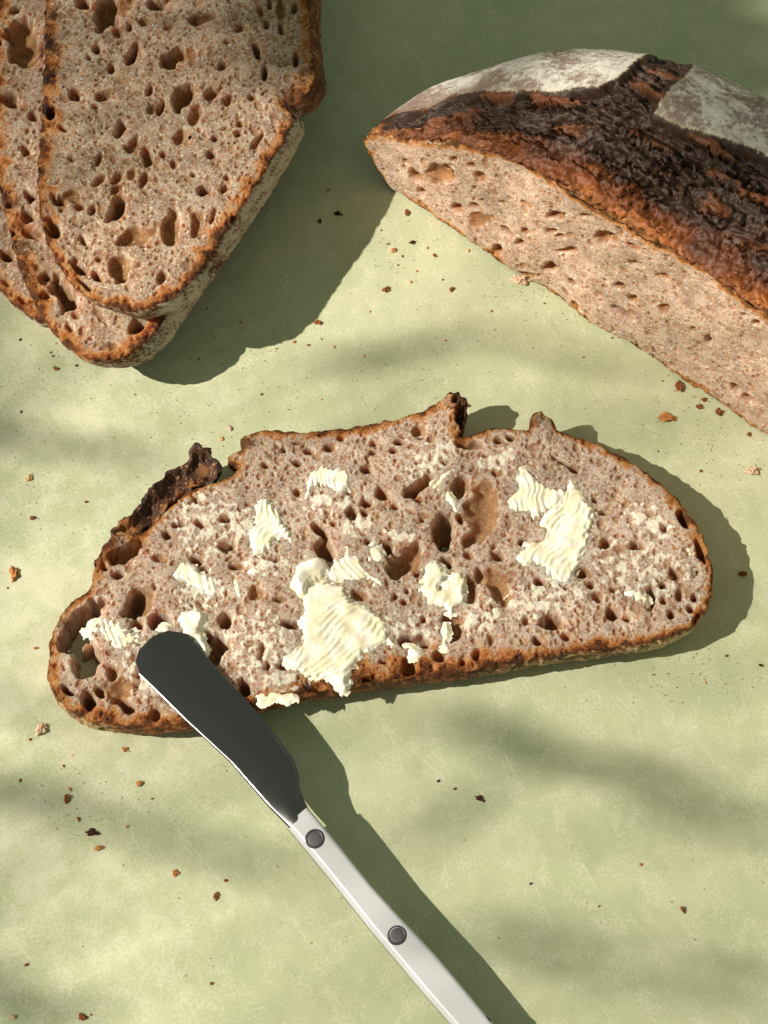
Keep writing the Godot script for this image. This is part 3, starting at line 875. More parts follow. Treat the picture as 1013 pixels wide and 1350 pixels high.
func make_main_slice() -> void:
	var sp := {"seed": 118, "H": 1.3, "step": 0.028, "crust": 0.22, "bulge": 0.06, "through": true, "tuck": 0.32, "ragged": 0.07, "rugged": 1.15,
		"c_hi": Color(0.585, 0.465, 0.395), "c_lo": Color(0.32, 0.232, 0.182),
		"poly": points([-10.33, 4.18, -10.23, 4.97, -9.9, 5.6, -9.24, 6.12, -8.4, 6.4, -6.99, 6.5, -5.83, 6.35, -3.98, 5.83, -2.34, 5.39, -0.94, 5.13, 0.95, 4.82, 2.84, 4.55, 4.75, 4.18, 6.18, 3.95, 7.61, 3.73, 8.82, 3.49, 9.75, 3.06, 10.31, 2.44, 10.61, 1.68, 10.61, 0.94, 10.47, 0.03, 10.04, -0.87, 9.6, -1.67, 8.67, -2.67, 7.71, -3.4, 6.74, -3.9, 5.95, -4.22, 5.78, -4.4, 5.69, -4.63, 5.49, -4.69, 5.37, -4.87, 5.24, -4.75, 5.09, -4.72, 4.98, -4.49, 5.06, -4.37, 4.85, -4.22, 4, -4.34, 3.25, -4.22, 2.74, -3.93, 2.65, -4.07, 2.6, -4.01, 2.8, -4.4, 2.75, -4.54, 2.93, -4.81, 2.81, -5.02, 2.87, -5.29, 2.72, -5.41, 2.67, -5.68, 2.47, -5.53, 2.39, -5.62, 2.21, -5.41, 2.01, -5.29, 1.25, -4.87, 0, -4.54, -1.5, -4.25, -2.75, -4.19, -3.76, -4.22, -4.25, -4.1, -4.54, -3.84, -4.48, -3.49, -4.88, -3.31, -4.89, -3.05, -4.52, -2.9, -4.66, -2.67, -5.05, -2.41, -5.68, -2.13, -6.21, -1.93, -6.6, -1.61, -6.92, -1.13, -7.34, -0.7, -7.66, -0.34, -8.3, -0.39, -8.59, -0.25, -8.77, 0.03, -9.03, 0.58, -9.14, 1.13, -9.2, 1.68, -9.61, 2.09, -9.89, 2.28, -10.16, 2.9, -10.32, 3.57]),
		"holes": [-9.41, 3.01, 1.254, 0.461, 121, 1.6, -9.17, 4.16, 0.74, 0.475, 88, 1.6, -8.97, 5.55, 0.389, 0.235, -122, 1.1, -8.67, 5.34, 0.284, 0.143, -127, 0.6, -9.72, 5.21, 0.256, 0.096, -136, 1, -8.29, 4.66, 0.343, 0.236, 84, 0.45, -7.85, 5.7, 0.504, 0.193, -137, 0.8, -7.98, 5.18, 0.603, 0.469, 82, 0.35, -7.73, 2.12, 0.604, 0.323, 107, 1.15, -7.45, 2.09, 0.545, 0.384, 84, 0.6, -6.93, 2.9, 0.408, 0.349, 7, 1.6, -7.62, 3.01, 0.247, 0.234, 51, 0.6, -7.47, 4.92, 0.289, 0.188, 85, 0.5, -5.13, 3.81, 0.582, 0.406, 93, 1.05, -5.64, 2.31, 0.274, 0.209, -149, 0.4, -4.85, 2.82, 0.404, 0.239, 87, 0.8, -6.9, 6.06, 0.233, 0.164, 85, 0.6, -8.31, 1.19, 0.24, 0.166, 169, 0.9, -8.12, 0.36, 0.78, 0.269, 134, 0.85, -6.48, -0.62, 0.196, 0.113, 1, 0.6, -6.83, -0.25, 0.148, 0.139, 22, 0.5, -5.75, -0.68, 0.22, 0.141, 1, 0.5, -5.89, 0.67, 0.252, 0.186, -150, 0.6, -5.56, 1, 0.251, 0.16, -153, 0.6, -7.08, 0.58, 0.268, 0.221, 6, 0.25, -4.97, -0.87, 0.226, 0.196, 83, 0.4, -4.94, 0.16, 0.219, 0.195, 7, 0.5, -5.86, -1.58, 0.246, 0.171, 2, 0.35, -3.14, -3.46, 0.117, 0.1, 86, 0.6, -2.32, -3.43, 0.224, 0.117, 0, 0.4, -1.7, -3.52, 0.199, 0.146, 1, 0.4, -2.67, -3.75, 0.175, 0.059, 0, 0.3, -1.25, -3.9, 0.15, 0.088, 0, 0.4, -0.18, -3.72, 0.15, 0.117, 0, 0.6, 0.67, -3.75, 0.225, 0.117, 0, 0.5, 0.5, -3.46, 0.174, 0.088, 0, 0.35, -0.18, -3.37, 0.149, 0.087, 0, 0.35, -2.66, -2.96, 0.201, 0.143, -164, 0.4, -3.72, -2.88, 0.149, 0.116, 2, 0.4, -0.45, -2.73, 0.223, 0.173, 0, 0.5, 0.1, -1.84, 0.229, 0.222, 90, 0.5, -0.42, -1.47, 0.172, 0.142, 0, 0.6, -0.91, -1.13, 0.245, 0.227, 2, 0.5, -0.47, -1.1, 0.196, 0.17, 1, 0.4, 0.54, -1.33, 0.172, 0.142, 0, 0.35, -1.93, -0.51, 0.335, 0.24, -139, 0.7, -1.75, 0.3, 0.467, 0.339, -133, 0.8, -4.82, 0.11, 0.253, 0.188, -149, 0.6, -4.9, -0.93, 0.2, 0.194, 52, 0.45, -0.34, -0.03, 0.197, 0.166, -161, 0.6, 0.22, 0.22, 0.251, 0.219, 90, 0.7, -2.64, -1.87, 0.229, 0.172, 88, 0.3, -1.64, -1.1, 0.123, 0.085, 1, 0.4, -3.37, 0.61, 0.219, 0.194, 5, 0.4, -4.57, 0.91, 0.315, 0.138, 0, 0.4, -3.87, 1.9, 0.37, 0.239, 142, 0.3, -3.1, 2.09, 0.312, 0.136, 0, 0.3, -2.77, 2.96, 0.431, 0.161, -174, 0.6, -3.63, 3.87, 0.292, 0.166, 88, 0.3, -3.47, 4.45, 0.185, 0.142, 87, 0.5, -4.16, 5.23, 0.314, 0.211, 80, 1.1, 2.66, -4.78, 0.384, 0.177, 103, 0.6, 2.75, -4.37, 0.177, 0.1, 91, 0.5, 2.51, -5.26, 0.232, 0.129, 113, 0.35, -2.93, 4.45, 0.26, 0.184, 1, 0.3, -0.55, 1.96, 0.368, 0.214, -155, 0.4, 0.17, 4.29, 0.19, 0.079, 0, 0.5, -0.3, 4.97, 0.308, 0.208, -167, 0.6, -1.92, 5.16, 0.33, 0.209, 1, 0.5, -0.87, 5.05, 0.141, 0.131, 2, 0.4, 1.32, -4.19, 0.303, 0.204, 165, 0.35, 1.4, -3.9, 0.175, 0.059, 0, 0.5, 3.06, -3.66, 0.498, 0.176, -176, 0.5, 3.94, -3.84, 0.175, 0.117, -167, 0.4, 4.37, -3.9, 0.15, 0.117, -2, 0.4, 1.21, -2.07, 0.58, 0.188, 137, 0.85, 2.64, -2.18, 0.485, 0.342, 127, 0.6, 3.39, -1.16, 1.418, 0.638, 97, 0.42, 2.03, -0.48, 0.787, 0.44, 95, 1.12, 2.2, -0.31, 0.308, 0.244, 92, 1.6, 2.95, -0.14, 0.36, 0.239, 141, 0.55, 1.3, -1.61, 0.222, 0.171, -1, 0.35, 0.52, -1.33, 0.172, 0.142, 0, 0.4, 0.15, -1.84, 0.172, 0.148, 90, 0.5, 1.4, -0.82, 0.122, 0.113, -3, 0.4, 0.85, 0.72, 0.838, 0.449, 142, 0.8, 2.14, 0.8, 0.277, 0.213, -137, 0.7, 2.87, 0.5, 0.219, 0.194, -4, 0.3, 3.84, 0.55, 0.267, 0.222, -166, 0.4, 4.6, 0.03, 0.172, 0.166, -29, 0.6, 3.81, 1.66, 0.905, 0.421, -109, 0.38, 3.22, 1.27, 0.299, 0.147, 79, 0.45, 2.92, 1.66, 0.571, 0.267, 83, 0.5, 5.12, 1.41, 0.197, 0.107, -144, 0.6, 4.67, 2.8, 0.144, 0.134, -12, 0.4, 5.38, 2.93, 0.407, 0.269, -2, 0.8, 5.89, 3.39, 0.218, 0.21, -42, 0.4, 1.17, 3.6, 0.573, 0.239, -168, 0.9, 2.37, 3.12, 0.563, 0.406, 92, 0.55, 0.93, 4.5, 0.377, 0.298, 126, 0.8, 1.88, 4.05, 0.212, 0.19, 93, 0.6, 3.04, 4.05, 0.186, 0.142, 93, 0.6, 2.61, 4.24, 0.132, 0.118, 95, 0.5, 5, 3.6, 0.167, 0.133, -3, 0.6, 1.42, 2.77, 0.162, 0.12, 91, 0.4, 0.53, 1.96, 0.109, 0.096, 91, 0.4, 0.8, 2.15, 0.12, 0.109, -1, 0.4, 0.89, 1.79, 0.109, 0.096, 91, 0.4, 3.53, 3.52, 0.267, 0.143, 92, 0.2, 6.42, -2.7, 0.174, 0.115, -160, 0.8, 5.91, -3.05, 0.513, 0.056, -143, 0.4, 7.26, -1.1, 0.147, 0.085, -1, 0.6, 7.01, -1.58, 0.152, 0.111, -138, 0.4, 7.33, 0, 0.224, 0.194, 101, 0.5, 8.28, 0.14, 0.317, 0.195, -2, 0.7, 9.38, 1.19, 0.295, 0.244, -135, 0.6, 10.09, 1.11, 0.193, 0.121, 96, 0.6, 9.84, -0.73, 0.403, 0.18, -110, 0.8, 10.29, 0.28, 0.535, 0.127, -107, 0.7, 9.17, -0.53, 0.203, 0.108, -131, 0.4, 7.34, 2.55, 0.271, 0.191, 95, 0.8, 8.64, 1.98, 0.428, 0.147, 81, 0.95, 9.02, 1.6, 0.146, 0.135, -22, 0.6, 9.01, 2.15, 0.137, 0.119, 104, 0.5, 9.53, 1.98, 0.246, 0.144, 95, 0.4, 10, 2.04, 0.191, 0.144, 98, 0.6, 9.25, 2.61, 0.19, 0.143, 98, 0.5, 9.84, 2.39, 0.137, 0.119, 105, 0.5, 6.95, 1.98, 0.217, 0.163, -3, 0.35, 7.83, 2.74, 0.12, 0.107, -12, 0.4, 7.45, 1.74, 0.145, 0.109, -4, 0.3, 6.46, 1.16, 0.218, 0.165, -3, 0.5, 6.73, 1.57, 0.145, 0.109, -3, 0.4, 10.01, 2.77, 0.239, 0.097, 128, 0.5, 3.48, -3.25, 0.177, 0.086, -155, 0.2, -1.47, -0.68, 0.122, 0.113, 3, 0.2, 2.23, -2.96, 0.149, 0.116, -1, 0.25],
		"widen": [-7.93, 6.45, 2.6, 0.45, -1.88, 5.29, 2.4, 0.55, 0.95, 4.82, 2.0, 0.6, 3.79, 4.34, 2.2, 0.35, 7.13, 3.81, 2.0, 0.25, 9.89, -0.39, 1.4, 0.2, 8.19, -2.96, 1.6, 0.15, -5.68, -2.1, 1.2, 0.05, -1.75, -4.22, 2.0, 0.2, 2.01, -5.02, 1.2, 0.25, -8.74, 0.44, 1.2, 0.3],
		"burn": [2.62, -5.32, 0.34, 0.95, 2.76, -4.72, 0.3, 0.9, 5.21, -4.54, 0.25, 0.55, -4.12, -3.84, 0.5, 0.3, -4.37, -3.69, 0.28, 0.7, -4.67, -3.14, 0.3, 0.4, -8.52, 0.03, 0.35, 0.6, -8.78, 0.58, 0.3, 0.45, -10.04, 2.9, 0.28, 0.55, -9.82, 2.53, 0.25, 0.5, 10.13, -0.25, 0.3, 0.5, 5.7, 4.05, 0.22, 0.6, 4.27, 4.29, 0.22, 0.6, 2.84, 4.55, 0.2, 0.5, 0.01, 4.95, 0.25, 0.55],
		"lift": [2.66, -5.17, 0.7, 0.35, 5.32, -4.72, 0.5, 0.3, -4.49, -3.69, 0.6, 0.1, 10.38, -0.39, 2.2, 0.12],
		"floury": [-9.36, 6.06, 1.2, 0.6, 9.3, 3.31, 1.6, 0.7, 5.7, 4.08, 2.0, 0.45],
		"flour": Color(0.55, 0.45, 0.26),
		"rubbed": [-5.5, -0.68, 1.271, 1.122, 81, 0.38, -4.35, -0.53, 0.838, 0.394, 96, 0.69, -1.72, -1.47, 0.885, 0.455, 0, 0.5, -0.68, -0.68, 0.636, 0.507, 1, 0.62, 0.73, -0.23, 0.686, 0.223, -168, 0.75, 1.74, -3.11, 1.063, 0.598, 137, 0.44, 3.85, -3.08, 0.718, 0.394, 154, 0.62, 5.17, 2.09, 1.511, 0.697, 165, 0.47, 8.71, -0.73, 0.888, 0.615, -147, 0.56, 8.35, 1, 1.588, 1.109, -169, 0.28, 3.35, 2.77, 1.001, 0.567, 144, 0.44, -3.8, 3.71, 1.333, 1.187, 83, 0.3, -2.94, 5.03, 0.848, 0.314, 174, 0.62, -5.73, 1.68, 0.912, 0.78, -138, 0.43, -7.33, 4.5, 1.056, 0.708, 85, 0.38, 0.96, 3.06, 0.958, 0.588, -168, 0.35, -3.63, 0.86, 0.824, 0.442, 1, 0.44]}
	var t := make_slice(sp, "bread_slice", "long slice of sourdough lying alone in the middle, smeared with butter", "", MAIN_AT)
	# the burnt ear of crust that has torn away from its upper left
	var ear := {"seed": 231, "H": 1.40, "bowl": 0.28, "step": 0.028, "crust": 0.10, "bulge": 0.02, "ragged": 0.11, "pores": 0.3, "rugged": 1.1, "flecks": Color(0.12, 0.045, 0.014), "drop": 0.9, "floor": 0.4,
		"c_hi": Color(0.07, 0.024, 0.010), "c_lo": Color(0.018, 0.009, 0.006), "tan": Color(0.03, 0.012, 0.007), "golden": Color(0.06, 0.022, 0.009), "brown": Color(0.014, 0.008, 0.006),
		"poly": points([-5.24, -3.02, -5.42, -3.14, -5.55, -3.46, -5.75, -3.4, -5.93, -3.57, -6.1, -3.4, -6.27, -3.34, -6.23, -3.05, -6.37, -2.87, -6.79, -2.67, -7.07, -2.33, -7.28, -2.07, -7.55, -1.67, -7.74, -1.5, -7.85, -1.18, -8.13, -0.99, -8.31, -0.7, -8.55, -0.56, -8.6, -0.2, -8.28, -0.11, -7.85, -0.34, -7.62, -0.42, -7.19, -0.79, -6.85, -1.24, -6.48, -1.81, -6.07, -2.12, -5.63, -2.24, -5.34, -2.3, -5.18, -2.73]),
		"lift": [-5.92, -3.46, 0.5, 0.28, -7.28, -2.07, 0.6, 0.12, -6.4, -1.78, 0.4, -0.25, -7.19, -0.79, 0.4, -0.25, -5.63, -2.24, 0.35, -0.2],
		"burn": [-6.07, -2.12, 0.16, -0.9, -6.48, -1.78, 0.16, -0.9, -6.85, -1.24, 0.16, -0.9, -7.19, -0.82, 0.18, -0.9, -8.18, -0.45, 0.4, -0.8, -5.7, -2.7, 0.18, -0.6]}
	part("crust_ear", crumb_mesh(ear), painted(0.6, 0.45), t).set_meta("label", "burnt black crust ear curling off the slice")
	part("crust_ear_rim", wall_mesh(ear), painted(0.7, 0.4), t)


# ------------------------------------------------------------------ butter
var butter_mat: StandardMaterial3D


func butter(label: String, flat: Array, thick: float, ribs_deg: float, wave: float, amp: float, seed0: int, curve := 0.0, ragged := 0.07) -> void:
	var poly := points(flat)
	var mid := Vector2.ZERO
	for p in poly:
		mid += p / poly.size()
	for i in poly.size():
		poly[i] -= mid
	var edge := Edge.new(rounded(poly, 3), 0.05, 0.5)
	var st := 0.027
	var nu := int(edge.nx * edge.h / st)
	var nv := int(edge.ny * edge.h / st)
	var n1 := noise(1.4, seed0, 3)
	var n2 := noise(0.7, seed0 + 1)
	var n3 := noise(6.0, seed0 + 2, 2)
	var slot := PackedInt32Array()
	slot.resize(nu * nv)
	slot.fill(-1)
	var verts := PackedVector3Array()
	var cols := PackedColorArray()
	var dir := Vector2.from_angle(deg_to_rad(ribs_deg))
	var across := dir.orthogonal()
	for j in nv:
		for i in nu:
			var x := edge.x0 + i * st
			var z := edge.y0 + j * st
			var d := edge.at(x, z)
			if d < -0.2:
				continue
			var p := Vector2(x, z)
			var run := p.dot(dir)
			var side := p.dot(across) + curve * run * run + 0.16 * n2.get_noise_2d(x * 0.9, z * 0.9) + 0.05 * n1.get_noise_2d(x, z)
			var rib := sin(TAU * side / wave)
			d += 0.035 + n1.get_noise_2d(x * 1.5, z * 1.5) * ragged * 1.1 + rib * 0.018 * minf(1.0, amp / 0.02) + n3.get_noise_2d(x, z) * 0.012
			if d < -0.06:
				continue
			var rise := smoothstep(-0.06, 0.24, d)
			var weak := 0.5 + 0.5 * n2.get_noise_2d(x * 1.6 + 9.0, z * 1.6)
			var y := lerpf(-0.08, thick * (0.45 + 0.45 * weak), rise)
			y += rib * amp * 0.55 * rise * clampf(0.75 + 1.1 * n2.get_noise_2d(x * 1.7 + 5.0, z * 1.7), 0.25, 1.0) + n3.get_noise_2d(x * 0.6, z * 0.6) * 0.004 + n1.get_noise_2d(x, z) * 0.012 * rise
			slot[j * nu + i] = verts.size()
			verts.append(Vector3(x, y, z) * 0.01)
			cols.append(Color(0.90, 0.83, 0.61).lerp(Color(0.93, 0.885, 0.77), clampf(0.5 + n2.get_noise_2d(x * 2.0, z * 2.0 + 4.0) + 0.3 * n1.get_noise_2d(x, z), 0.0, 1.0)))
	var o := part("butter_smear", grid_mesh(slot, nu, nv, verts, cols), butter_mat, self)
	o.position = MAIN_AT + Vector3(mid.x, 1.3, mid.y) * 0.01
	tag(o, label, "butter", "butter spread on the slice")


func make_butter() -> void:
	butter_mat = painted(0.36, 0.5)
	butter("large ribbed fan of butter reaching the lower crust, biggest on the slice's left half", [-2.41, 1.63, -2.12, 1.52, -1.64, 1.44, -1.15, 1.57, -0.96, 1.98, -0.6, 2.25, -0.07, 2.52, 0.24, 2.93, 0.34, 3.41, 0.55, 3.76, 0.29, 3.73, -0.14, 3.89, -0.42, 4.05, -0.63, 4.39, -0.87, 4.66, -0.93, 5.18, -1.12, 5.36, -1.38, 5.05, -1.88, 4.84, -2.35, 4.74, -2.74, 4.52, -3.07, 4.21, -2.89, 4, -2.49, 3.73, -2.38, 3.46, -2.53, 2.79, -2.34, 2.52, -2.4, 2.12], 0.17, -38, 0.23, 0.032, 3001, 0.03)
	butter("smooth thick yellow curl of butter at the top of the large ribbed fan", [-2.79, 1.6, -2.65, 1.11, -2.49, 0.78, -2.2, 0.69, -2.08, 0.58, -1.79, 0.69, -1.52, 1.05, -1.73, 1.33, -2.07, 1.52, -2.28, 1.82, -2.44, 2.04, -2.66, 1.82], 0.42, -35, 0.6, 0.02, 3011, 0.0, 0.04)
	butter("grooved band of butter running right from the yellow curl", [-1.64, 1.3, -1.45, 0.8, -1.16, 0.42, -1.02, 0.14, -0.82, 0.47, -0.48, 0.75, -0.24, 1.16, 0.08, 1.35, 0.17, 1.63, -0.04, 1.74, -0.29, 1.41, -0.62, 1.52, -1.01, 1.41, -1.44, 1.52], 0.10, 70, 0.24, 0.03, 3021)
	butter("stubby pale flake of butter above the grooved band, left of a dark oval hole", [-0.34, 0.19, -0.1, -0.06, 0.05, 0.25, 0.2, 0.64, 0, 0.83, -0.26, 0.78, -0.43, 0.5], 0.08, 60, 0.3, 0.012, 3031)
	butter("ribbed arch of butter nearest the slice's top edge", [-2.39, -2.07, -2.25, -2.59, -1.89, -2.85, -1.49, -2.79, -0.97, -2.64, -0.89, -2.04, -1.08, -1.81, -1.43, -1.84, -1.73, -2.01, -2.07, -2.07, -2.24, -1.72, -2.38, -1.41, -2.51, -1.61], 0.12, 93, 0.2, 0.035, 3041)
	butter("ribbed upright tongue of butter left of the middle, below and left of the arch", [-4.03, -1.38, -3.81, -1.64, -3.49, -1.55, -3.26, -1.07, -3.05, -0.65, -2.8, -0.23, -2.85, 0.05, -3.14, -0.17, -3.36, -0.03, -3.59, 0.39, -3.81, 0.55, -4.1, 0.44, -4.27, -0.23, -4.08, -0.65], 0.13, 112, 0.21, 0.035, 3051)
	butter("thin combed patch of butter on the left, above the knife's tip", [-6.44, 0.78, -6.18, 0.69, -5.9, 0.89, -5.55, 1.16, -5.18, 1.44, -5.22, 1.87, -5.63, 1.85, -6, 1.6, -6.29, 1.44, -6.61, 1.24], 0.06, 70, 0.2, 0.022, 3061)
	butter("small smooth dab of butter lying flat between the tongue and the large fan", [-4.25, 1.08, -4.06, 0.91, -3.75, 0.97, -3.6, 1.19, -3.86, 1.35, -4.15, 1.3], 0.1, 0, 0.5, 0.0, 3071, 0.0, 0.05)
	butter("small upright dab of butter just right of the thin combed patch", [-4.7, 1.41, -4.46, 1.35, -4.33, 1.63, -4.32, 2.01, -4.41, 2.17, -4.59, 1.9], 0.1, 0, 0.5, 0.0, 3081, 0.0, 0.05)
	butter("ragged combed butter bridging the big see-through holes at the slice's left end", [-9.34, 3.25, -9.16, 2.98, -8.94, 2.77, -8.46, 2.71, -8.12, 2.88, -7.82, 3.14, -7.38, 3.25, -7.21, 3.41, -7.46, 3.62, -7.79, 3.73, -7.96, 4, -8.26, 3.89, -8.51, 3.62, -8.85, 3.41, -9.23, 3.41], 0.08, 80, 0.22, 0.03, 3091)
	butter("lumpy butter squeezed up behind the knife's rounded tip", [-6.26, 2.63, -5.94, 2.44, -5.6, 2.52, -5.42, 2.82, -5.53, 3.17, -5.46, 3.57, -5.31, 3.86, -5.4, 4.1, -5.62, 3.86, -5.84, 3.54, -6.11, 3.33, -6.3, 2.95], 0.2, 20, 0.5, 0.01, 3101)
	butter("tiny lump of butter at the left of the knife's tip, beside a through hole", [-6.95, 3.22, -6.87, 3.01, -6.65, 2.98, -6.53, 3.17, -6.71, 3.33], 0.15, 0, 0.5, 0.0, 3111, 0.0, 0.04)
	butter("notched flake of butter in the middle of the slice's right half, beside a dark hollow", [1.53, 0.69, 1.77, 0.61, 2.13, 1.02, 2.08, 1.44, 1.95, 1.68, 2.35, 1.08, 2.71, 1.22, 2.74, 2.12, 2.45, 2.39, 2.25, 2.71, 2.04, 2.39, 1.68, 2.25, 1.4, 1.85, 1.36, 1.3], 0.13, -62, 0.24, 0.02, 3121)
	butter("large combed butter smear on the slice's right half, lower piece", [6.22, -2.3, 6.54, -2.07, 6.69, -1.64, 6.99, -1.21, 6.81, -0.37, 6.57, 0.61, 6.19, 1.24, 5.91, 1.57, 5.62, 1.52, 5.32, 1.16, 4.97, 0.8, 4.65, 0.89, 4.32, 0.64, 4.62, 0.19, 4.87, -0.03, 5.19, 0.05, 5.32, -0.37, 5.09, -0.65, 5.19, -0.93, 5.5, -1.27, 5.85, -1.61, 6.06, -1.95], 0.15, -52, 0.22, 0.032, 3131)
	butter("combed butter smear with red brown specks, upper left piece of the large right smear", [4.51, -2.73, 4.76, -2.87, 5.07, -2.5, 5.48, -2.07, 6.16, -1.92, 6.12, -1.55, 5.84, -1.27, 5.44, -1.1, 5.09, -0.82, 4.78, -1.04, 4.22, -1.16, 4.18, -1.5, 4.46, -1.92], 0.17, 78, 0.2, 0.028, 3141)
	butter("thin white scrap of butter by the lower crust, right of the large fan", [0.79, 3.73, 1.1, 3.73, 1.38, 4, 1.24, 4.16, 1.02, 4.26, 0.95, 4.1], 0.08, 0, 0.5, 0.0, 3151, 0.0, 0.05)
	butter("upright sliver of butter in the hollow under the notched flake", [1.99, 2.98, 2.2, 2.93, 2.27, 3.33, 2.15, 3.6, 2.31, 3.86, 2.09, 3.92, 1.93, 3.73, 2.01, 3.41], 0.05, 0, 0.5, 0.0, 3161, 0.0, 0.05)
	butter("slanting streak of butter above the smooth hollow, right of the arch", [1.7, -2.1, 1.98, -2.5, 2.38, -2.87, 2.55, -2.79, 2.27, -2.35, 1.92, -1.98], 0.06, -40, 0.3, 0.012, 3171)
	butter("little pointed streak of butter left of the smooth hollow", [2.17, -1.84, 2.34, -1.84, 2.51, -1.44, 2.55, -1.16, 2.4, -1.21, 2.24, -1.5], 0.07, 60, 0.3, 0.01, 3181, 0.0, 0.04)
	butter("white smear of butter on the lower crust beside the knife blade", [-3.94, 5.57, -3.64, 5.37, -3.17, 5.29, -2.77, 5.37, -2.53, 5.52, -2.69, 5.68, -3.16, 5.65, -3.63, 5.76], 0.02, 10, 0.5, 0.01, 3191)
	butter("bright dab of butter hanging over a hole near the slice's right end", [7.75, 1.79, 8, 1.63, 8.31, 1.63, 8.42, 1.85, 8.58, 2.12, 8.4, 2.31, 8.12, 2.12, 7.88, 2.12], 0.06, 80, 0.25, 0.012, 3201)
	butter("narrow white streak of butter along the right crust", [9.79, -0.03, 9.98, 0.03, 10.08, 0.42, 10.1, 0.8, 9.95, 1.3, 9.76, 1.24, 9.84, 0.75], 0.05, 80, 0.3, 0.01, 3211)


# ------------------------------------------------------------------ the knife
func knife_edge(ks: Array, x: float) -> float:
	return along(ks, x)


func bar(sections: Array, closed_ends := true) -> ArrayMesh:
	# sections: rings of points, all of one length
	var verts := PackedVector3Array()
	var m: int = sections[0].size()
	for sec in sections:
		for p in sec:
			verts.append(p * 0.01)
	var idx := PackedInt32Array()
	for i in sections.size() - 1:
		for k in m:
			var a := i * m + k
			var b := i * m + (k + 1) % m
			idx.append_array([a, a + m, b, b, a + m, b + m])
	var nrm := PackedVector3Array()
	nrm.resize(verts.size())
	for t in range(0, idx.size(), 3):
		var f := (verts[idx[t + 2]] - verts[idx[t]]).cross(verts[idx[t + 1]] - verts[idx[t]]) * 1e6
		for e in 3:
			nrm[idx[t + e]] += f
	for i in nrm.size():
		nrm[i] = nrm[i].normalized()
	if closed_ends:
		for end in [0, sections.size() - 1]:
			var mid := Vector3.ZERO
			for k in m:
				mid += verts[end * m + k] / m
			var c := verts.size()
			var face := Vector3.LEFT if end == 0 else Vector3.RIGHT
			verts.append(mid)
			nrm.append(face)
			for k in m:
				verts.append(verts[end * m + k])
				nrm.append(face)
			for k in m:
				if end == 0:
					idx.append_array([c, c + 1 + k, c + 1 + (k + 1) % m])
				else:
					idx.append_array([c, c + 1 + (k + 1) % m, c + 1 + k])
	return mesh_from(verts, nrm, PackedColorArray(), idx)


# a section leaned about the knife's length, so that the upper face turns towards its lower side
func rolled(ring: Array, c: float, by: float) -> Array:
	for i in ring.size():
		ring[i].y -= (ring[i].z - c) * by
	return ring


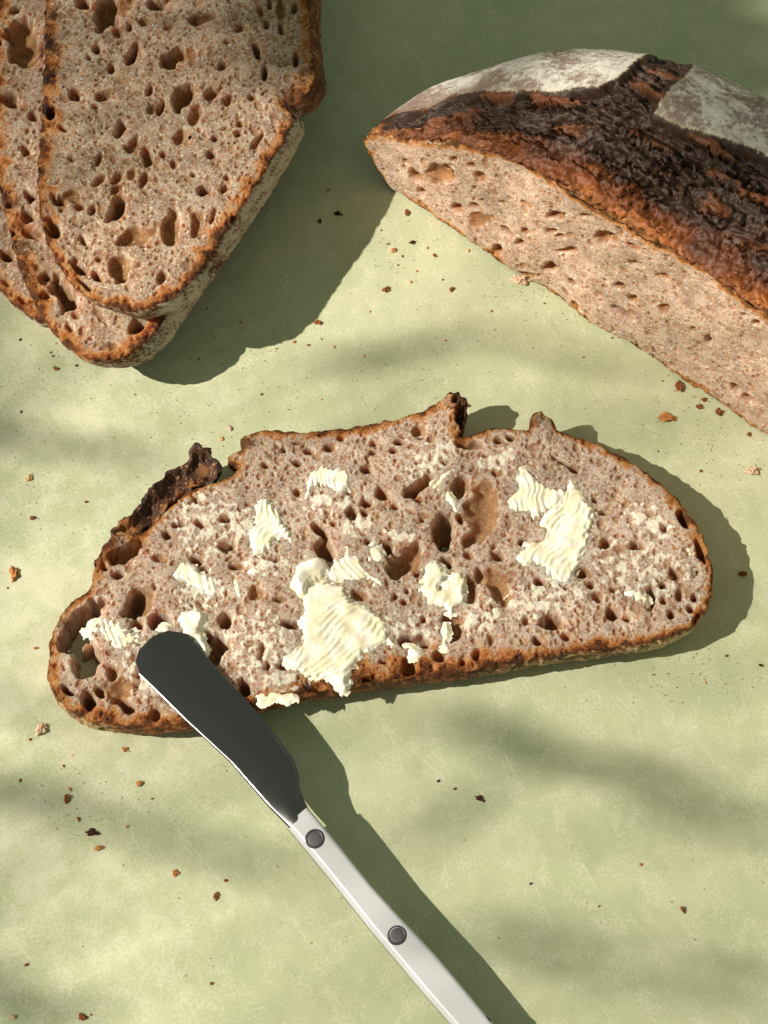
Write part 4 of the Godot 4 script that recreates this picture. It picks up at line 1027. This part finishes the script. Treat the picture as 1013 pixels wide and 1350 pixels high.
func make_knife() -> void:
	var k := thing("butter_knife", "butter knife with dark steel blade and white riveted handle, tip resting on the slice", "knife", Vector3(-0.07000, 0.01520, 0.05242))
	k.basis = Basis(Vector3(0.61575, -0.02825, 0.78743), Vector3(0.01740, 0.99960, 0.02225), Vector3(-0.78775, 0.00000, 0.61600))
	var lower := [-0.04, 0.09, -0.08, 0.49, 0.05, 0.88, 0.32, 1.21, 0.71, 1.35, 1.7, 1.24, 2.89, 1.12, 3.89, 0.98, 4.85, 0.85, 5.78, 0.82, 6.74, 0.79, 7.54, 0.71, 9.11, 0.69, 10.49, 0.69, 11.61, 0.7, 12.89, 0.67, 14.09, 0.65, 15.36, 0.6, 16.51, 0.6, 17.37, 0.6]
	var upper := [-0.04, 0.09, 0.07, -0.23, 0.43, -0.56, 0.76, -0.65, 1.16, -0.65, 2.11, -0.69, 3.07, -0.75, 4.23, -0.79, 5.25, -0.77, 5.98, -0.73, 6.51, -0.53, 6.79, -0.32, 7.21, -0.18, 7.56, -0.11, 9.21, -0.11, 10.59, -0.1, 11.93, -0.17, 13.45, -0.28, 14.74, -0.3, 16.06, -0.31, 17.39, -0.32, 18.22, -0.31]
	for a in [lower, upper]:  # the run along the knife must grow
		for i in range(2, a.size(), 2):
			a[i] = maxf(a[i], a[i - 2] + 0.004)
	var x0: float = lower[0]
	# blade
	var secs := []
	var blade_end := 7.62
	for i in 161:
		var f := float(i) / 160
		var x := x0 + 0.004 + (blade_end - x0) * (f * f * 0.45 + f * 0.55)
		var hi := knife_edge(lower, x)
		var lo := knife_edge(upper, x)
		var w := (hi - lo) / 2
		var c := (hi + lo) / 2
		var thick := lerpf(0.07, 0.16, clampf(x / 6.5, 0.0, 1.0)) * minf(1.0, w / 0.3 + 0.2)
		var bevel := minf(0.075, w * 0.4)
		var neck := smoothstep(5.2, 7.4, x)
		var ring := []
		var roll := lerpf(0.04, 0.09, smoothstep(6.2, 7.6, x))
		for e in 21:  # the face, with a facet along the spine that widens towards the neck
			var t := -1.0 + e / 10.0
			ring.append(Vector3(x, -0.055 * t * t + 0.015 * neck * (1.0 - t * t) - 0.085 * smoothstep(2.2, 5.6, x) * (1.0 - smoothstep(6.9, 7.5, x)) * maxf(0.0, (-t - 0.4) / 0.6), c + t * (w - bevel)))
		ring.append(Vector3(x, -0.03 - thick * 0.35, c + w))
		ring.append(Vector3(x, -0.03 - thick * 0.75, c + w - bevel * 0.3))
		for e in 5:
			ring.append(Vector3(x, -0.03 - thick, c + (1.0 - e / 2.0) * (w - bevel)))
		ring.append(Vector3(x, -0.03 - thick * 0.75, c - w + bevel * 0.3))
		ring.append(Vector3(x, -0.03 - thick * 0.35, c - w))
		secs.append(rolled(ring, c, roll))
	var steel := plain(Color(0.165, 0.162, 0.17), 0.2, 1.0)
	var smudge := NoiseTexture2D.new()
	smudge.width = 512
	smudge.height = 512
	smudge.seamless = true
	smudge.noise = noise(0.012, 55, 5)
	var ramp := Gradient.new()
	ramp.set_color(0, Color(0.8, 0.8, 0.8))
	ramp.set_color(1, Color(1, 1, 1))
	smudge.color_ramp = ramp
	var worn := steel.duplicate() as StandardMaterial3D
	worn.roughness = 0.26
	worn.roughness_texture = smudge
	worn.uv1_triplanar = true
	worn.uv1_scale = Vector3(34, 34, 34)
	part("blade", bar(secs), worn, k)
	# handle: two white scales on a steel tang
	for which in 3:
		secs = []
		var top: float = [0.06, -0.23, -0.34][which]
		var bottom: float = [-0.226, -0.336, -0.58][which]
		for i in 90:
			var f := float(i) / 89
			var x := 7.5 + f * 10.6
			var hi := knife_edge(lower, x)
			var lo := knife_edge(upper, x)
			var w: float = (hi - lo) / 2 * [1.0, 0.95, 0.86][which]
			var c := (hi + lo) / 2
			var fade := minf(1.0, f * 28.0)
			var round_end := sqrt(maxf(0.0, 1.0 - pow(maxf(0.0, (f - 0.955) / 0.046), 2.0)))
			w *= round_end
			var ring := []
			var r0 := 0.16 * minf(1.0, w / 0.2)
			if which == 1:
				for p in [[1, top], [1, bottom], [-1, bottom], [-1, top]]:
					ring.append(Vector3(x, p[1], c + p[0] * w))
			elif which == 0:
				for e in 7:
					var a := PI / 2 * e / 6.0
					ring.append(Vector3(x, top - r0 + r0 * sin(a) - 0.05 * (1 - fade), c - w + r0 - r0 * cos(a)))
				for e in 7:
					var a := PI / 2 * e / 6.0
					ring.append(Vector3(x, top - r0 + r0 * cos(a) - 0.05 * (1 - fade), c + w - r0 + r0 * sin(a)))
				ring.append(Vector3(x, bottom, c + w))
				ring.append(Vector3(x, bottom, c - w))
			else:
				ring.append(Vector3(x, top, c - w))
				ring.append(Vector3(x, top, c + w))
				for e in 7:
					var a := PI / 2 * e / 6.0
					ring.append(Vector3(x, bottom + r0 - r0 * sin(a), c + w - r0 + r0 * cos(a)))
				for e in 7:
					var a := PI / 2 * e / 6.0
					ring.append(Vector3(x, bottom + r0 - r0 * cos(a), c - w + r0 - r0 * sin(a)))
			secs.append(rolled(ring, c, 0.3))
		var mat := steel
		if which != 1:
			mat = plain(Color(0.48, 0.49, 0.525), 0.3)
			mat.clearcoat_enabled = true
			mat.clearcoat = 0.4
			mat.clearcoat_roughness = 0.15
		part("tang" if which == 1 else "handle_scale", bar(secs), mat, k)
	# rivets
	var pin := plain(Color(0.075, 0.072, 0.078), 0.42, 0.9)
	var rim_mat := plain(Color(0.018, 0.02, 0.028), 0.4, 0.3)
	for at in [[8.43, 0.32], [12.3, 0.23], [15.92, -0.02]]:
		var rv := part("rivet", turned_shape([[0.0, 0.068], [0.10, 0.0675], [0.19, 0.066], [0.225, 0.063]]), pin, k)
		rv.position = Vector3(at[0], 0.0, at[1]) * 0.01
		rv.rotation.x = atan(0.3)
		part("rivet_rim", turned_shape([[0.224, 0.062], [0.24, 0.067], [0.28, 0.067], [0.30, 0.06], [0.302, 0.0]]), rim_mat, rv)


func turned_shape(profile: Array) -> ArrayMesh:
	var st := SurfaceTool.new()
	st.begin(Mesh.PRIMITIVE_TRIANGLES)
	st.set_smooth_group(0)
	var m := 40
	for i in profile.size() - 1:
		for k in m:
			var q := []
			for e in [[i, k], [i, k + 1], [i + 1, k], [i + 1, k + 1]]:
				var a: float = TAU * e[1] / m
				q.append(Vector3(profile[e[0]][0] * cos(a), profile[e[0]][1], profile[e[0]][0] * sin(a)) * 0.01)
			for e in [0, 1, 2, 1, 3, 2]:
				st.add_vertex(q[e])
	st.generate_normals()
	return st.commit()


# ------------------------------------------------------------------ crumbs
func lump(seed0: int, tones: Array) -> ArrayMesh:
	var sphere := SphereMesh.new()
	sphere.radial_segments = 22
	sphere.rings = 12
	sphere.radius = 1.0
	sphere.height = 2.0
	var a := sphere.surface_get_arrays(0)
	var v: PackedVector3Array = a[Mesh.ARRAY_VERTEX]
	var n1 := noise(0.9, seed0, 2)
	var n2 := noise(2.6, seed0 + 1, 2)
	var cols := PackedColorArray()
	for i in v.size():
		var p := v[i]
		var f := 1.0 + 0.75 * n1.get_noise_3dv(p) + 0.4 * n2.get_noise_3dv(p)
		v[i] = Vector3(p.x * f, p.y * f * 0.75 + 0.5, p.z * f)
		cols.append(tones[0].lerp(tones[1], clampf(0.5 + n2.get_noise_3dv(p) * 1.3, 0.0, 1.0)))
	var idx: PackedInt32Array = a[Mesh.ARRAY_INDEX]
	var st := SurfaceTool.new()
	st.begin(Mesh.PRIMITIVE_TRIANGLES)
	st.set_smooth_group(-1)
	for i in idx:
		st.set_color(cols[i])
		st.add_vertex(v[i])
	st.generate_normals()
	return st.commit()


func make_crumbs() -> void:
	var tones := {
		"k": [Color(0.03, 0.014, 0.009), Color(0.08, 0.03, 0.014)],
		"b": [Color(0.13, 0.045, 0.016), Color(0.30, 0.11, 0.035)],
		"o": [Color(0.36, 0.14, 0.04), Color(0.52, 0.25, 0.09)],
		"y": [Color(0.55, 0.36, 0.14), Color(0.66, 0.46, 0.22)],
		"p": [Color(0.52, 0.34, 0.23), Color(0.68, 0.52, 0.38)],
	}
	var shapes := {}
	for c in tones:
		for i in 4:
			shapes[c + str(i)] = lump(700 + i * 13 + c.unicode_at(0), tones[c])
	var mat := painted(0.85, 0.3)
	# place, half size in millimetres, tone, length over width, what it is
	var big := [
		[4.72, -9.28, 3.6, "p", 1.5, "pale torn bread crumb close under the loaf's cut edge, largest crumb there"],
		[9.57, -3.63, 2.7, "o", 1.9, "long orange crust crumb, nearest to the slice of those by the loaf"],
		[10.01, -4.91, 2.3, "b", 1.5, "dark brown crust crumb closest to the loaf's bottom crust"],
		[10.83, -4.39, 1.4, "b", 1.1, "upper of two touching brown crumbs by the loaf"],
		[10.65, -4.09, 1.6, "b", 1.1, "lower and darker of two touching brown crumbs by the loaf"],
		[11.3, -3.87, 2.0, "b", 1.1, "square brown crumb right of the two touching ones by the loaf"],
		[12.26, -3, 1.1, "b", 1.3, "small brown crumb near the right edge, under the loaf's corner"],
		[12.23, -1.54, 2.8, "p", 1.5, "pale brown crumb near the right edge, beyond the slice's shadow"],
		[11.64, 2.33, 1.5, "b", 1.6, "brown crumb lying in the shadow of the slice's right end"],
		[10.54, -1.57, 0.9, "b", 1.1, "small round brown crumb between the slice and the loaf's corner"],
		[2.96, 10.22, 1.4, "k", 1.6, "lone dark crumb below the slice, right of the knife's neck"],
		[9.01, 13.84, 1.2, "b", 1.5, "lone dark brown crumb at the lower right"],
		[-12.03, 2.33, 2.4, "o", 1.9, "flat orange crumb at the left edge, level with the slice"],
		[-11.55, 0.23, 1.3, "b", 1.2, "brown crumb left of the burnt ear"],
		[-11.78, -1.28, 1.5, "y", 1.8, "yellow crumb at the upper left, in line with the ear's tip"],
		[-10.73, 7.9, 2.9, "p", 1.3, "ragged light brown crumb just below the slice's left end"],
		[-8.1, 8.55, 1.3, "o", 1.3, "orange crumb under the slice's lower left crust"],
		[-7.57, 9.71, 1.6, "o", 1.1, "round orange brown crumb left of the knife's neck"],
		[-9.77, 10.24, 1.7, "b", 1.4, "brown double crumb among the row at the left"],
		[-8.93, 11.35, 1.9, "k", 1.6, "black crumb beside an orange one at the lower left"],
		[-8.69, 11.84, 1.5, "o", 1.5, "orange crumb just below the black one at the lower left"],
		[-6.34, 12.68, 1.4, "o", 1.5, "orange crumb left of the knife's handle, upper of three"],
		[-5.07, 13.41, 1.3, "b", 1.6, "brown crumb left of the knife's handle, lowest of three"],
		[-4.79, 12.9, 0.8, "b", 1.3, "tiny brown crumb left of the knife's handle, middle of three"],
		[-1.63, -12.21, 1.5, "k", 1.4, "dark crumb in the stack's shadow, right one of a pair"],
		[-2.27, -11.88, 1.1, "k", 1.4, "dark crumb in the stack's shadow, left one of a pair"],
		[-2.29, -7.53, 1.6, "b", 1.4, "brown crumb just outside the edge of the stack's shadow"],
		[-3.09, -6.74, 0.9, "o", 1.2, "small orange crumb left below the brown one at the shadow's edge"],
		[-1.76, -6.55, 1.0, "p", 1.6, "pale crumb right below the brown one at the shadow's edge"],
		[0.82, -12.24, 1.4, "b", 1.7, "flat brown crumb by the loaf's left bottom corner, on the shadow's edge"],
		[1, -10.95, 1.2, "k", 1.5, "black seed-like crumb left of the loaf"],
		[0.36, -10.62, 1.3, "o", 1.5, "orange crumb left of the black seed-like one"],
		[0.07, -8.93, 1.8, "b", 1.3, "largest of the red brown crumbs between the stack and the loaf"],
		[2.36, -8.93, 1.3, "b", 1.4, "brown crumb on its own below the loaf's bottom crust"],
		[0.91, -9.25, 0.9, "y", 1.2, "small yellowish crumb right of the largest red brown one"],
		[1.77, -10.39, 0.9, "b", 1.6, "narrow brown crumb right of the black seed-like one"],
		[-5.46, -2.82, 1.1, "y", 1.3, "yellowish crumb at the gap between the ear and the slice"],
		[-5.17, -3.24, 1.3, "p", 1.3, "pinkish crumb above the gap between the ear and the slice"],
		[-11.19, -5.65, 1.2, "b", 1.6, "brown crumb below the stack's lower tip at the left"],
		[-8.87, 17.16, 1.6, "b", 1.4, "brown crumb at the bottom edge, left"],
		[-10.9, 17.16, 1.4, "p", 0.8, "pale crumb in the bottom left corner"],
		[2.83, -4.15, 1.0, "b", 1.4, "red crumb in the shadow of the slice's torn ear"],
	]
	for e in big:
		var o := part("bread_crumb", shapes[e[3] + str(rng.randi() % 4)], mat, self)
		var half: float = e[2] * 0.0005
		o.scale = Vector3(half * e[4], half * 0.9, half) * 1.0
		o.position = Vector3(e[0], 0.0, e[1]) * 0.01
		o.rotation.y = rng.randf() * TAU
		tag(o, e[5], "crumb", "bread crumbs on the table")
	var small := [-0.09, -11.48, 0.15, -10.88, 0.65, -10.36, 0.49, -9.97, 1.86, -11.08, 2.95, -10.59, 1.53, -10.72, 1.15, -9.71, 2.05, -9.35, -0.51, -8, 3.72, -8.03, 5.56, -8.35, 2.12, -6.8, 9.48, -5.15, 10.5, -4.51, 7.84, -6.9, 6.84, -6.11, 9.17, -2.34, -3.68, -6.46, -2.59, -6.61, -1.99, -13.25, -4.94, -7.56, -6.34, -6.05, -6.13, -8.13, -12.5, -6.83, -11.26, -6.68, -11.42, -6.3, -10.5, -5.77, -12.25, -3.9, -9.96, 9.12, -11.27, 9.61, -9.7, 9.91, -7.87, 11.15, -7.15, 10.22, -9.38, 10.9, -10.64, 15.56, -5.11, 16.14, 1.68, 9.63, 2.19, 9.89, -8.63, 17.09, -11.33, -6.15, -8.45, -4.6, -9.84, -0.38, -11.13, 5.03, -12.19, 2.84, -9.7, 8.76, -11.06, 8.22, 4.44, 13, 7.81, 12.38, 6.48, 13.72, 11.98, 5.63, 10.17, 6.24, 10.91, 5.3, 8.56, 5.97, -2.15, -6.86, -0.69, -6.15, -4.15, -4.6, -2.12, -4.39]
	for i in small.size() / 2:
		var c: String = ["b", "b", "o", "k", "y", "b"][rng.randi() % 6]
		var o := part("bread_crumb", shapes[c + str(rng.randi() % 4)], mat, self)
		var half := rng.randf_range(0.0002, 0.0004)
		o.scale = Vector3(half * rng.randf_range(1.0, 1.8), half, half)
		o.position = Vector3(small[2 * i], 0.0, small[2 * i + 1]) * 0.01
		o.rotation.y = rng.randf() * TAU
		var where := "in the open lower right of the table"
		if small[2 * i + 1] < 3.4 and small[2 * i] > 7.5:
			where = "right of the slice, below the loaf"
		elif small[2 * i + 1] < -4.0:
			where = "between the stack and the loaf" if small[2 * i] > -6.0 else "below the stack's tip"
		elif small[2 * i] < -3.0:
			where = "left of the knife and the slice's left end"
		tag(o, "tiny speck of bread crumb lying " + where, "crumb", "specks of crumb " + where)
	# dust of crumbs nobody could count
	var mm := MultiMesh.new()
	mm.transform_format = MultiMesh.TRANSFORM_3D
	mm.mesh = shapes["b1"]
	var spots := []
	var heart := points([-11.53, -5.22, 0.89, -10.29, 10.08, -3.99, 9.49, 5.71, -9.03, 10.39, -4.58, -6.15, 5.09, -8.35, 11.45, -1.6, -11.19, -0.43, 1.39, -5.83, -5.78, -3.39])
	for i in 1100:
		var p := heart[i % heart.size()] + Vector2(rng.randfn(0.0, 1.5), rng.randfn(0.0, 1.0)) * (0.5 + rng.randf())
		if i % 4 == 0:
			p = Vector2(rng.randf_range(-13, 13), rng.randf_range(-18, 16))
		spots.append(p)
	mm.instance_count = spots.size()
	for i in spots.size():
		var half := rng.randf_range(0.00005, 0.00016)
		mm.set_instance_transform(i, Transform3D(Basis.from_euler(Vector3(0, rng.randf() * TAU, 0)).scaled(Vector3(half * 1.3, half, half)), Vector3(spots[i].x, 0.0, spots[i].y) * 0.01))
	var dust := MultiMeshInstance3D.new()
	dust.name = "crumb_dust"
	dust.multimesh = mm
	dust.material_override = mat
	add_child(dust)
	dust.set_meta("kind", "stuff")
	tag(dust, "fine brown dust of crumbs strewn over the green table", "crumb dust")


# ------------------------------------------------------------------ the plant that dapples the light, left of the table, plus added shading rows
func leaf_mesh(length: float, width: float, seed0: int) -> ArrayMesh:
	var st := SurfaceTool.new()
	st.begin(Mesh.PRIMITIVE_TRIANGLES)
	var n := 14
	var n1 := noise(0.8, seed0)
	for side in [-1.0, 1.0]:
		for i in n:
			var q := []
			for e in [i, i + 1]:
				var t := float(e) / n
				var w: float = width * 0.5 * pow(sin(PI * pow(t, 0.8)), 0.75)
				var x := (t - 0.5) * length
				var sag := -0.06 * length * (2 * t - 1) * (2 * t - 1)
				q.append(Vector3(x, sag, 0.03 * length * n1.get_noise_1d(t * 3)) * 0.01)
				q.append(q[-1] + Vector3(0, 0.12 * w, side * w) * 0.01)
			for e in [0, 1, 2, 1, 3, 2]:
				st.add_vertex(q[e])
	st.generate_normals()
	return st.commit()


func make_branch() -> void:
	var b := thing("leafy_branch", "unseen leafy branch that throws the soft leaf shadows, with leaf rows added to shade whole areas", "branch", SUN_TO.normalized() * 1.5)
	var green := plain(Color(0.06, 0.11, 0.035), 0.5)
	green.backlight_enabled = true
	green.backlight = Color(0.05, 0.09, 0.02)
	green.cull_mode = BaseMaterial3D.CULL_DISABLED
	var bark := plain(Color(0.12, 0.08, 0.05), 0.9)
	# each leaf lies along the sun's rays from two points of the table; then its width and how far up the rays it hangs
	var leaves := [-14.48, -3.63, -6.22, -1.54, 0.6, 1.4, -2.76, -5.77, 3.49, -7.08, 0.8, 1.6, 2.44, -7.34, 10.17, -5.46, 0.6, 1.8, -13.83, 9.12, -7.59, 11.27, 0.85, 1.5, -8.54, 10.9, -1.53, 13, 0.65, 1.6, -14.09, 6.24, -9.19, 7.82, 0.45, 1.6, -13.21, 15.86, -7.71, 17.6, 0.95, 1.5, 1.52, 7.3, 6.9, 9.5, 0.9, 1.6, 5.75, 8.86, 13.31, 11.52, 1.0, 1.7, 0.77, 12.14, 4.33, 8.99, 0.5, 1.7, 2.35, 14.44, 7.74, 15.82, 0.85, 1.8, 7.31, 15.42, 13.07, 16.63, 0.75, 1.8, -1.68, -1.6, 0.35, -6.15, 0.3, 1.8, -13.27, -25.42, 1.2, -26.18, 1.0, 3.2, -13.07, -23.37, 1.23, -24.11, 1.0, 3.2, -12.87, -21.36, 1.27, -22.08, 1.0, 3.2, -12.68, -19.4, 1.3, -20.11, 1.0, 3.2, -12.49, -17.48, 1.33, -18.17, 1.0, 3.2, -12.32, -15.71, 1.36, -16.38, 1.0, 3.2, -10.65, -31.22, 23.66, -30.81, 2.6, 2.4, -10.54, -29.18, 23.41, -28.78, 2.6, 2.4, -10.43, -27.19, 23.16, -26.79, 2.6, 2.4, -10.32, -25.23, 22.92, -24.85, 2.6, 2.4, -10.21, -23.32, 22.68, -22.94, 2.6, 2.4, -10.11, -21.44, 22.45, -21.07, 2.6, 2.4, -2.43, -19.6, 22.22, -19.24, 2.4, 2.4, -2.4, -17.88, 22.01, -17.52, 2.4, 2.4, 7.96, -15.47, 14.55, -16.46, 1, 3, 7.96, -14.01, 14.5, -14.98, 1, 3, 7.96, -12.58, 14.44, -13.53, 1, 3, 17.54, -14.56, 26.36, -13.61, 1.1, 3, 17.47, -13.13, 26.2, -12.19, 1.1, 3, 17.39, -11.73, 26.05, -10.81, 1.1, 3, 17.32, -10.35, 25.91, -9.44, 1.1, 3, 3.72, -5.83, 20.33, -3.99, 0.8, 4.5, 3.64, -2.49, 19.93, -0.72, 0.8, 4.5, 3.57, 0.72, 19.54, 2.42, 0.8, 4.5, 3.5, 3.8, 19.16, 5.44, 0.8, 4.5, 3.44, 6.77, 18.8, 8.35, 0.8, 4.5, 3.37, 9.63, 18.46, 11.15, 0.8, 4.5, 3.31, 12.38, 18.12, 13.84, 0.8, 4.5, 3.25, 15.04, 17.8, 16.45, 0.8, 4.5, 3.2, 17.37, 17.51, 18.73, 0.8, 4.5, -12.1, -13.44, 1.92, -14.1, 0.7, 3.2, -11.91, -11.49, 1.95, -12.14, 0.7, 3.2, -1.28, -16.74, 3.7, -17.16, 1.8, 2.2]  # after the dappling leaves come rows added only to shade whole areas
	var ray := SUN_TO.normalized()
	for i in range(0, leaves.size(), 6):
		var p0 := Vector3(leaves[i], 0, leaves[i + 1]) * 0.01
		var p1 := Vector3(leaves[i + 2], 0, leaves[i + 3]) * 0.01
		var x := (p1 - p0).normalized()
		var up := (ray - x * ray.dot(x)).normalized()
		var lf := part("leaf", leaf_mesh((p1 - p0).length() * 100.0, leaves[i + 4], 60 + i), green, b)
		lf.transform = Transform3D(Basis(x, up, x.cross(up)), (p0 + p1) / 2 + ray * (leaves[i + 5] - 1.5))
	# the stem, and a stalk from it to each leaf
	var stem_x := -0.16
	for i in range(0, leaves.size(), 6):
		var foot: Vector3 = Vector3(leaves[i], 0, leaves[i + 1]) * 0.01 + ray * (leaves[i + 5] - 1.5)
		part("stalk", tube(foot, Vector3(stem_x, 0.0, foot.z + 0.05), 0.0008), bark, b)
	part("stem", tube(Vector3(stem_x, 0.0, -0.45), Vector3(stem_x, -0.02, 0.3), 0.003), bark, b)


func tube(a: Vector3, b: Vector3, r: float) -> ArrayMesh:
	var d := (b - a).normalized()
	var u := d.cross(Vector3.UP).normalized()
	var w := d.cross(u)
	var st := SurfaceTool.new()
	st.begin(Mesh.PRIMITIVE_TRIANGLES)
	for k in 8:
		var e0 := (u * cos(TAU * k / 8) + w * sin(TAU * k / 8)) * r
		var e1 := (u * cos(TAU * (k + 1) / 8) + w * sin(TAU * (k + 1) / 8)) * r
		for p in [a + e0, b + e0, a + e1, a + e1, b + e0, b + e1]:
			st.add_vertex(p)
	st.generate_normals()
	return st.commit()
